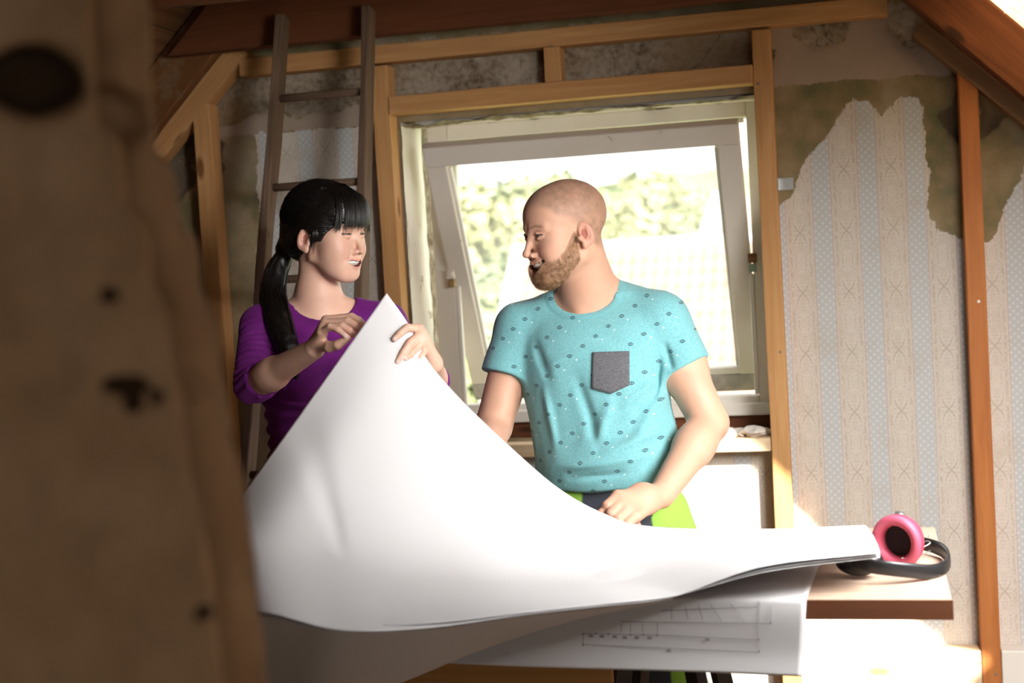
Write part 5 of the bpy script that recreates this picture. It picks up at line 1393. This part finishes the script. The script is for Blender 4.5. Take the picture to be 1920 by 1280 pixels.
attr_f(sh, 'su', u_ + .01 * vnoise(V * 5, 2, 2)); attr_f(sh, 'sv', v_ + .008 * vnoise(V * 4, 6, 2)); ndv = f_neck(V); seam = np.exp(-((ndv - .0200) / .0020) ** 2); pR = (V - (shR + (shL - shR) * .075)) @ (shR - shL) / np.linalg.norm(shR - shL); pL = (V - (shL + (shR - shL) * .075)) @ (shL - shR) / np.linalg.norm(shR - shL)
seam = np.maximum(seam, (np.exp(-(pR / .0018) ** 2) * (np.linalg.norm(V - shR, axis=1) < .11) + np.exp(-(pL / .0018) ** 2) * (np.linalg.norm(V - shL, axis=1) < .11)) * .6)
attr_f(sh, 'rib', np.clip((ndv < .0195) * .35 + seam, 0, 1))
# helper: drop a flat patch on a cloth surface
def project(fn, px, py, d0=2.95, d1=3.6, off=.0015):
    ds = np.linspace(d0, d1, 220); P = np.array([PX(px, py, d) for d in ds]); v = fn(P); k = np.argmax(v < 0)
    if v[k] >= 0: return P[-1]
    a, b = v[k - 1], v[k]; return PX(px, py, ds[k - 1] + (ds[k] - ds[k - 1]) * a / (a - b) - off)
cloth_grey = plain('grey_marl', (0.115, 0.115, 0.125), .9, nscale=500, amt=.5, bump=.3)
outl = [(1111, 660), (1180, 658), (1180, 722), (1146, 738), (1109, 728)]
GN = 16; pv = []
for i in range(GN):
    for j in range(GN):
        fu, fv = i / (GN - 1), j / (GN - 1); xt = 1111 + (1180 - 1111) * fu; xb = 1109 + (1180 - 1109) * fu; yt = 660 - 2 * fu; yb = (728 + (738 - 728) * fu / .52) if fu < .52 else (738 + (722 - 738) * (fu - .52) / .48)
        px_ = xt + (xb - xt) * fv; py_ = yt + (yb - yt) * fv; pv.append(project(shirt_fn, px_, py_, off=.0035))
pk_o = obj('chest_pocket', np.array(pv), grid_faces(GN, GN), cloth_grey, man, True); m_ = pk_o.modifiers.new('t', 'SOLIDIFY'); m_.thickness = .0016; tag(pk_o, 'dark grey chest pocket')
dk = plain('dark_stitching', (.06, .06, .065), .9)
V, Fc = tube([project(shirt_fn, 1111 + 69 * k / 12, 669 - 2 * k / 12, off=.0045) for k in range(13)], .0007, 5); obj('pocket_seam', V, Fc, dk, pk_o, True)

# work trousers with lime panels
trou = Field(); ttop = PX(1140, 896, 3.33)[2]
hip = [(PX(1150, 1040, 3.33), .175, .125), (PX(1150, 1000, 3.33), .176, .124), (PX(1146, 960, 3.33), .172, .118), (PX(1140, 915, 3.33), .160, .108), (np.append(PX(1140, 896, 3.33)[:2], ttop), .156, .104)]
fn, c_, r_ = stack(hip, mL, mF); trou.add(fn, c_, r_, .0)
hl, hr_ = PX(1095, 1010, 3.32), PX(1210, 1010, 3.32)
kl, kr = np.array([hl[0] - .03, hl[1] + .01, .52]), np.array([hr_[0] + .03, hr_[1] + .01, .52])
al, ar = np.array([kl[0] - .01, kl[1] + .03, .09]), np.array([kr[0] + .01, kr[1] + .03, .09])
for a, b, c in ((hl, kl, al), (hr_, kr, ar)):
    trou.cone(a, b, .092, .074, k=.03); trou.cone(b, c, .072, .058, k=.02)
trou.cone(PX(1262, 945, 3.28), PX(1285, 1030, 3.26), .030, .040, k=.02)                   # bulging thigh pocket
def trou_fn(P):
    d = trou.ev(P); m = np.abs(d) < .04
    if m.any(): d[m] -= .004 * vnoise(P[m] * np.array([12, 12, 8]), 44, 3)
    return np.maximum(d, P[:, 2] - ttop)
lo = np.array([min(al[0], hl[0]) - .16, hl[1] - .22, .05]); hi = np.array([max(ar[0], hr_[0]) + .24, hl[1] + .22, ttop + .02])
V, Q = polygonise(trou_fn, lo, hi, .006); V = relax(V, Q, 1, .4)
t = NT('work_trouser_cloth'); n = t.noise(t.coords(), 300, 3); c = t.attr('pigment'); t.bsdf(c, .85, t.bump(n, .2, .0008), .2); trm = t.mat
tro = obj('trousers', V, Q, trm, man, True)
pr = np.array([(960 + F * q[0] / q[2], 640 + F * q[1] / q[2]) for q in ((V - CC) @ CM)])   # where each point of cloth faces the viewer's side
u_ = (V - PX(1148, 960, 3.33)) @ mL3; fr_ = (V - PX(1148, 960, 3.33)) @ mF3; zz_ = V[:, 2] - PX(1148, 950, 3.22)[2]
lime = (0.31, 0.60, 0.085); char = (0.055, 0.062, 0.078); dkc = (.03, .032, .04); pc = np.tile(np.array(char), (len(V), 1))
m1 = (u_ < -.045 + .10 * zz_) & (zz_ < .034) & (V[:, 2] > .84); pc[m1] = lime
m2 = (u_ > .112) & (zz_ < .022) & (V[:, 2] > .80); pc[m2] = lime
pc[(u_ > -.13) & (u_ < -.045 + .1 * zz_) & m1 & (zz_ > .012) & (u_ < -.10)] = (0.30, 0.52, 0.05)
kz = np.minimum(np.linalg.norm(V - kl, axis=1), np.linalg.norm(V - kr, axis=1)); pc[(kz < .13) & (fr_ > 0.02) & (np.abs(np.abs(u_ ) - .10) > .03)] = lime
pc[zz_ > .042] = dkc
paint(tro, pc)
boot_m = plain('black_boot_leather', (.03, .025, .02), .5, nscale=60)
for a in (al, ar):
    bf = Field(); bf.cone(a + (0, 0, .03), a + (0, 0, -.04), .055, .052, k=.02); bf.cone(a + (0, .02, -.045), a + (mF3 * .17) + np.array([0, 0, -.050]), .040, .036, k=.03)
    def bfn(P, bf=bf): return np.maximum(bf.ev(P), .004 - P[:, 2])
    V, Q = polygonise(bfn, a - np.array([.22, .28, .12]), a + np.array([.16, .14, .12]), .008); bo = obj('boot', V, Q, boot_m, man, True)

# ------------------------------------------------------------------ the woman
wL, wF, wL3, wF3 = body_axes(0.30)
wc, wR_ = head_frame(PX(614, 437, 3.38), math.radians(61), math.radians(6), 0.0); HS_W = 0.94
womF = Field(); whead = head_field('f'); womF.sub(whead, wc, wR_, .17, .012, HS_W)
womF.cone(wc + wR_ @ np.array([0, -.030, -.060]), PX(597, 560, 3.43), .042, .047, k=.022); womF.cone(PX(597, 560, 3.43), PX(600, 610, 3.44), .05, .06, k=.04)
womF.cone(wc + wR_ @ np.array([-.055, -.022, -.045]), PX(616, 600, 3.400), .010, .006, k=.020)
def wom_stack(o, cut=None):
    st = [(PX(600, 1010, 3.46), .165, .115), (PX(602, 930, 3.46), .150, .105), (PX(604, 850, 3.45), .122, .088), (PX(602, 790, 3.44), .122, .090), (PX(602, 720, 3.43), .136, .105), (PX(603, 690, 3.43), .142, .114),
          (PX(604, 650, 3.43), .148, .100), (PX(604, 612, 3.44), .140, .080), (PX(602, 588, 3.45), .105, .060), (PX(600, 575, 3.45), .07, .05)]
    if cut: st = [q for q in st if q[0][2] > cut]
    return stack([(c, a + o, b + o) for c, a, b in st], wL, wF)
fn, c_, r_ = wom_stack(-.004); womF.add(fn, c_, r_, .03)
wsA, weA, wwA = PX(492, 612, 3.40), PX(474, 722, 3.26), PX(590, 654, 3.05)
wsB, weB, wwB = PX(722, 606, 3.46), PX(806, 722, 3.30), PX(812, 682, 2.985)
womF.cone(PX(560, 592, 3.44), wsA, .036, .042, k=.03); womF.cone(PX(650, 590, 3.45), wsB, .036, .042, k=.03)
womF.cone(wsA, weA, .042, .036, k=.02); womF.cone(weA, weA + (wwA - weA) * .35, .035, .034, k=.01); womF.cone(weA + (wwA - weA) * .3, wwA, .034, .022, k=.02)
womF.cone(wsB, weB, .042, .036, k=.02); womF.cone(weB, weB + (wwB - weB) * .35, .034, .034, k=.01); womF.cone(weB + (wwB - weB) * .3, wwB, .033, .021, k=.02)
# hand at the left edge of the sheet
HA = [([(612, 600, 3.035), (659, 594, 3.02), (672, 600, 3.01), (684, 611, 3.00)], .0085), ([(609, 606, 3.022), (652, 602, 3.00), (664, 609, 2.995), (676, 620, 2.99)], .0085),
      ([(606, 614, 3.008), (642, 611, 2.985), (655, 619, 2.98), (668, 630, 2.978)], .0082), ([(603, 623, 2.998), (619, 612, 2.975), (634, 618, 2.965), (647, 628, 2.96)], .0072)]
wom_tips = []
for pts, r in HA:
    pts = [PX(*p) for p in pts]; womF.cone(wwA + (pts[0] - wwA) * .08, pts[0], .0150, .0105, k=.010); womF.chain(pts, [r * 1.12, r, r * .92, r * .80], k=.0025, k0=.004); wom_tips.append((pts[-1], pts[-2]))
pts = [PX(*p) for p in [(598, 646, 3.03), (618, 650, 2.995), (634, 646, 2.975), (652, 634, 2.965)]]; womF.chain(pts, [.014, .0115, .0098, .0078], k=.004, k0=.010)
# hand folded over the right edge of the sheet
HB_ = [([(786, 616, 2.955), (764, 614, 2.935), (750, 625, 2.925), (740, 635, 2.922)], .0082), ([(790, 626, 2.95), (769, 642, 2.93), (756, 661, 2.922), (745, 678, 2.918)], .0083),
       ([(795, 636, 2.95), (781, 652, 2.935), (770, 664, 2.928), (760, 672, 2.924)], .0078), ([(799, 648, 2.955), (793, 662, 2.945), (786, 670, 2.94), (779, 675, 2.937)], .0068)]
for pts, r in HB_:
    pts = [PX(*p) for p in pts]; womF.cone(wwB + (pts[0] - wwB) * .08, pts[0], .0140, .0105, k=.010); womF.chain(pts, [r * 1.12, r, r * .90, r * .76], k=.0025, k0=.004); wom_tips.append((pts[-1], pts[-2]))
pts = [PX(*p) for p in [(800, 664, 2.985), (785, 650, 2.985), (772, 640, 2.98), (760, 634, 2.975)]]; womF.chain(pts, [.0135, .0110, .0095, .0076], k=.004, k0=.010)

wom = thing('person', 'dark-haired woman in a purple top smiling at the man and holding up the big sheet', 'person', tuple(np.append(PX(602, 900, 3.46)[:2], 0)))
def wom_col(V):
    base = np.array((0.76, 0.47, 0.345)); c = np.tile(base, (len(V), 1))
    Q = (V - wc) @ wR_ / HS_W; m = (np.abs(Q[:, 0]) < .10) & (Q[:, 2] > -.135) & (Q[:, 2] < .14) & (np.abs(Q[:, 1]) < .14)
    c[m] = face_colours(Q[m], 'f', base)
    for tip, pre in wom_tips:
        d = tip - pre; d /= np.linalg.norm(d); w = V - (tip + (cam_t * .006) + d * .001); k = np.linalg.norm(w, axis=1) < .0062; c[k] = (0.80, 0.56, 0.50)
    return c
wb_head = (wc - .15, wc + .15)
bA = box_of([PX(*p) for q, _ in HA for p in q] + [wwA], .028); bB = box_of([PX(*p) for q, _ in HB_ for p in q] + [wwB], .028)
lo, hi = box_of([wsA, weA, wwA, wsB, weB, wwB, wc], .10); lo[2] = PX(600, 950, 3.4)[2]; hi[1] += .06
wbody = build_body('body', womF.ev, [(wb_head[0], wb_head[1], .0016), (bA[0], bA[1], .0016), (bB[0], bB[1], .0016), (lo, hi, .005)], skin_woman, wom, wom_col)

# purple top
top = Field(); whz = PX(600, 945, 3.4)[2]
wst = wom_stack(.006)
top.add(lambda P: np.maximum(wst[0](P), whz - P[:, 2]), wst[1], wst[2], 0)
bst = [PX(565, 700, 3.33), PX(655, 695, 3.36)]
for b_ in bst: top.ell(b_, (.055, .045, .055), .04)
top.cone(PX(560, 592, 3.44), wsA, .042, .050, k=.03); top.cone(PX(650, 590, 3.45), wsB, .042, .050, k=.03)
def slv(a, b, r1, r2, t1, c2=None):
    n_ = (b - a) / np.linalg.norm(b - a); return lambda P: np.maximum(f_cone(P, a, b, r1, r2), (P - (a + (b - a) * t1)) @ n_)
top.add(slv(wsA, weA + (weA - wsA) * .1, .050, .044, .86), (wsA + weA) / 2, .16, .018)
top.add(slv(wsB, weB + (weB - wsB) * .1, .048, .043, .95), (wsB + weB) / 2, .17, .018)
# cuff pushed up over the elbow at the right
top.add(slv(weB, wwB, .043, .040, .22), weB, .10, .012)
top.add(slv(weA, wwA, .0425, .041, .16), weA, .10, .012)
wn_c = PX(606, 545, 3.42); Rw = np.stack([wL3, wF3, [0, 0, 1.0]], 1); Rw = np.array(Matrix.Rotation(0.42, 3, Vector(wL3))) @ Rw
def w_neck(P): return f_ell(P, wn_c, (.080, .085, .084), Rw)
aA = (weA - wsA) / np.linalg.norm(weA - wsA)
def top_fn(P):
    d = top.ev(P); m = np.abs(d) < .04
    if m.any():
        Q = P[m]; add = .003 * vnoise(Q * np.array([14, 14, 9]), 61, 3)
        s = (Q - wsA) @ aA; ra = np.linalg.norm(Q - wsA - np.outer(s, aA), axis=1); near = (ra < .075) & (s > -.01)
        add = add + near * .0032 * np.sin(s * 330 + 6 * vnoise(Q * 12, 63, 2)) * sst(s, 0.0, .03)
        tz = Q[:, 2] - PX(600, 760, 3.4)[2]; add = add + (tz < .02) * .003 * np.sin(tz * 210 + 4 * vnoise(Q * 9, 64, 2)) * (~near)
        nd = w_neck(Q); v = d[m] - add; d[m] = -smin(-v, nd, .002)
    return d
lo, hi = box_of([wsA, weA, wsB, weB, PX(602, 950, 3.45)], .13); lo[2] = whz - .03; hi[2] = PX(600, 545, 3.4)[2] + .05; hi[1] += .04
V, Q = polygonise(top_fn, lo, hi, .0036); V = relax(V, Q, 1, .4)
t = NT('purple_jersey'); co = t.coords(); n = t.noise(co, 260, 3); n2 = t.noise(co, 20, 3)
c = t.ramp(n2, [(.35, (.115, .008, .135)), (.65, (.165, .014, .185))]); t.bsdf(c, .8, t.bump(n, .2, .0008), .2, Sheen_Weight=.25, Sheen_Tint=(.6, .2, .7, 1)); obj('top', V, Q, t.mat, wom, True)
# dark trousers and shoes, mostly behind the table
tf = Field(); ft_, c2_, r2_ = stack([(PX(600, 1060, 3.46), .172, .120), (PX(600, 1010, 3.46), .168, .118), (PX(602, 930, 3.46), .153, .108)], wL, wF); tf.add(ft_, c2_, r2_, 0)
whl, whr = PX(545, 1030, 3.46), PX(655, 1030, 3.46)
feet = []
for h_ in (whl, whr):
    k_ = np.array([h_[0], h_[1] - .02, .48]); a_ = np.array([h_[0], h_[1] + .02, .08]); tf.cone(h_, k_, .088, .062, k=.03); tf.cone(k_, a_, .060, .045, k=.02); feet.append(a_)
V, Q = polygonise(tf.ev, np.array([whl[0] - .16, whl[1] - .18, .04]), np.array([whr[0] + .16, whl[1] + .18, PX(602, 925, 3.46)[2] + .02]), .008)
obj('trousers', V, Q, plain('dark_denim', (.03, .035, .055), .9, nscale=200), wom, True)
for a in feet:
    bf = Field(); bf.cone(a + (0, 0, .01), a + (0, 0, -.035), .045, .044, k=.02); bf.cone(a + (0, .01, -.042), a + (wF3 * .15) + np.array([0, 0, -.048]), .036, .030, k=.03)
    def bfn(P, bf=bf): return np.maximum(bf.ev(P), .004 - P[:, 2])
    V, Q = polygonise(bfn, a - np.array([.16, .24, .12]), a + np.array([.20, .12, .10]), .008); obj('shoe', V, Q, boot_m, wom, True)

# black hair: cap, fringe, pony tail
t = NT('black_hair'); co = t.coords(); n = t.noise(co, 120, 4, .6, .3)
t.bsdf(t.ramp(n, [(.35, (.003, .0025, .0025)), (.65, (.009, .007, .006))]), .34, t.bump(n, .35, .002), .5); hair_m = t.mat
hf2 = Field()
hf2.ell((0, -.022, .040), (.0865, .107, .093), 0); hf2.ell((0, .042, .050), (.070, .064, .062), .03); hf2.mirror('ell', (.060, .012, .012), (.022, .035, .045), k=.02)
hf2.ell((0, -.072, -.020), (.060, .046, .055), .04); hf2.cone((0, -.10, -.005), (0, -.135, -.045), .024, .022, k=.03)
def hair_fn(P):
    d = hf2.ev(P); y, z, ax = P[:, 1], P[:, 2], np.abs(P[:, 0])
    an = np.arctan2(P[:, 0], P[:, 2] - .02); d = d - .0016 * vnoise(np.stack([an * 26, y * 14, z * 5], 1), 71, 3) - .0010 * np.sin(an * 90 + y * 40)
    cutf = (np.sqrt(((y - .108) / .092) ** 2 + ((z + .080) / .112) ** 2) - 1) * .09
    d = np.maximum(d, -cutf); low = (np.sqrt(((y - .030) / .068) ** 2 + ((z + .085) / .066) ** 2) - 1) * .06; d = np.maximum(d, -low)
    ear = f_ell(np.stack([ax, y, z], 1), (.084, -.013, -.018), (.022, .0185, .028)); d = np.maximum(d, -ear)
    return d
V, Q = polygonise(hair_fn, (-.12, -.19, -.12), (.12, .13, .16), .0022); V = relax(V, Q, 1, .3)
toW = lambda P: wc + (np.asarray(P) * HS_W) @ wR_.T
hair = obj('hair', toW(V), Q, hair_m, wom, True)
hV, hF = [], []
def strand(P, r, n=5, flat=.5):
    V, Fc = tube(P, r, n, flat=flat); b = len(hV); hV.extend(V); hF.extend([tuple(i + b for i in f_) for f_ in Fc])
rs = np.random.RandomState(8)
for k in range(260):                                                   # fringe
    x = rs.uniform(-.070, .070); j = rs.uniform(-.004, .004); e = .008 - .012 * abs(x / .06) ** 2 + rs.choice([rs.uniform(-.003, .010), rs.uniform(-.012, .002)], p=[.75, .25])
    yf = .099 - 5.4 * x * x - .006 * (abs(x) > .055); P = catmull([(x * .35, .045 + j - abs(x) * .8, .124), (x * .75, yf - .012, .098 + j * .5), (x * .95, yf + .006 + j * .4, .062), (x + j * .5, yf + .0085 + j * .4, .032), (x * 1.03 + j * 1.5, yf + .005 + j * .3, .010 + e)], 12)
    strand(toW(P), [.0016] * 6 + [.0015, .0013, .0011, .0008, .0005, .0002])
for sx in (-1, 1):
    for k in range(26):                                                 # side locks before the ear
        x = sx * (.0770 + rs.uniform(-.002, .004)); y0 = rs.uniform(.004, .030); P = catmull([(sx * .078, y0 - .004, .03), (x + sx * .004, y0, .0), (x + sx * .002, y0 * .8 + .002, -.012 - .4 * (.030 - y0)), (x - sx * .002, y0 * .45 + rs.uniform(-.002, .004), -.022 - rs.uniform(0, .022) * (y0 < .018) - rs.uniform(0, .05) * (k < 4))], 10)
        strand(toW(P), [.0014] * 5 + [.0012, .001, .0008, .0005, .0002])
    for k in range(150):                                                # combed back over the cap
        a = rs.uniform(.05, 1.45); y0 = rs.uniform(.02, .06); R0_ = .0885
        P = [(sx * math.sin(a) * R0_ * .97, y0, .040 + math.cos(a) * .094), (sx * math.sin(a + .05) * R0_ * 1.0, y0 - .05, .038 + math.cos(a + .12) * .096), (sx * math.sin(a + .1) * R0_ * .88, y0 - .10, .022 + math.cos(a + .35) * .085), (sx * math.sin(a) * R0_ * .30, -.118, .0)]
        P = np.array(P); q_ = np.linalg.norm((P - (0, -.022, .040)) / (.0865, .107, .093), axis=1)
        P = catmull(P, 12); cc_ = np.array([0, -.022, .040]); rr_ = np.array([.0868, .1073, .0933]); d_ = (P - cc_) / rr_; P = cc_ + d_ / np.linalg.norm(d_, axis=1)[:, None] * rr_ * (1.003 + .012 * rs.rand())
        if (np.abs(P[:, 2] + .006) < .03).any() and k % 2: P = P[:8]
        if P[:, 2].min() < -.055: continue
        strand(toW(P), .0012, 4)
for k in range(14):                                                     # stray hairs on the crown
    a = rs.uniform(-.6, .6); y0 = rs.uniform(-.06, .02); p0 = np.array([math.sin(a) * .085, y0, .038 + math.cos(a) * .092]); strand(toW([p0, p0 + (0, -.02, .008 + rs.rand() * .006), p0 + (rs.uniform(-.01, .01), -.045, .006)]), .0004, 4)
PT = [(545, 462, 3.455), (520, 505, 3.45), (512, 555, 3.42), (524, 605, 3.34), (540, 655, 3.30), (556, 705, 3.285)]; PR = [.017, .030, .036, .036, .030, .010]
pw = np.array([PX(*p) for p in PT]); pwc = catmull(pw, 26); prc = np.interp(np.linspace(0, 5, 26), range(6), PR)
pf = Field(); pf.chain(list(pwc), list(prc * .80), k=.01)
def pony_fn(P):
    d = pf.ev(P); return d - .0016 * vnoise(P * np.array([160, 160, 9]), 77, 2)
V, Q = polygonise(pony_fn, pwc.min(0) - .06, pwc.max(0) + .06, .003); obj('pony_tail', V, Q, hair_m, hair, True)
for k in range(260):
    a = rs.uniform(0, 2 * math.pi); rr_ = rs.uniform(.75, 1.06); i1 = rs.randint(20, 26); pts = []
    for i in range(0, i1):
        tg = pwc[min(i + 1, 25)] - pwc[max(i - 1, 0)]; tg /= np.linalg.norm(tg); u1 = np.cross(tg, cam_t); u1 /= np.linalg.norm(u1); u2 = np.cross(tg, u1)
        a2 = a + i * .02; pts.append(pwc[i] + prc[i] * .88 * rr_ * (u1 * math.cos(a2) + u2 * math.sin(a2)))
    strand(pts[::2] + [pts[-1]], .0012, 4)
so = obj('hair_strands', np.array(hV), hF, hair_m, hair, True); tag(so, kind='stuff')
V, Fc = tube([pwc[0] + .019 * (np.cross((0, 0, 1), cam_t) * math.cos(a) + np.array([0, 0, 1]) * math.sin(a)) for a in np.linspace(0, 2 * math.pi, 24)], .004, 8, cap=False); obj('hair_tie', V, Fc, plain('black_elastic', (.01, .01, .01), .8), hair, True)
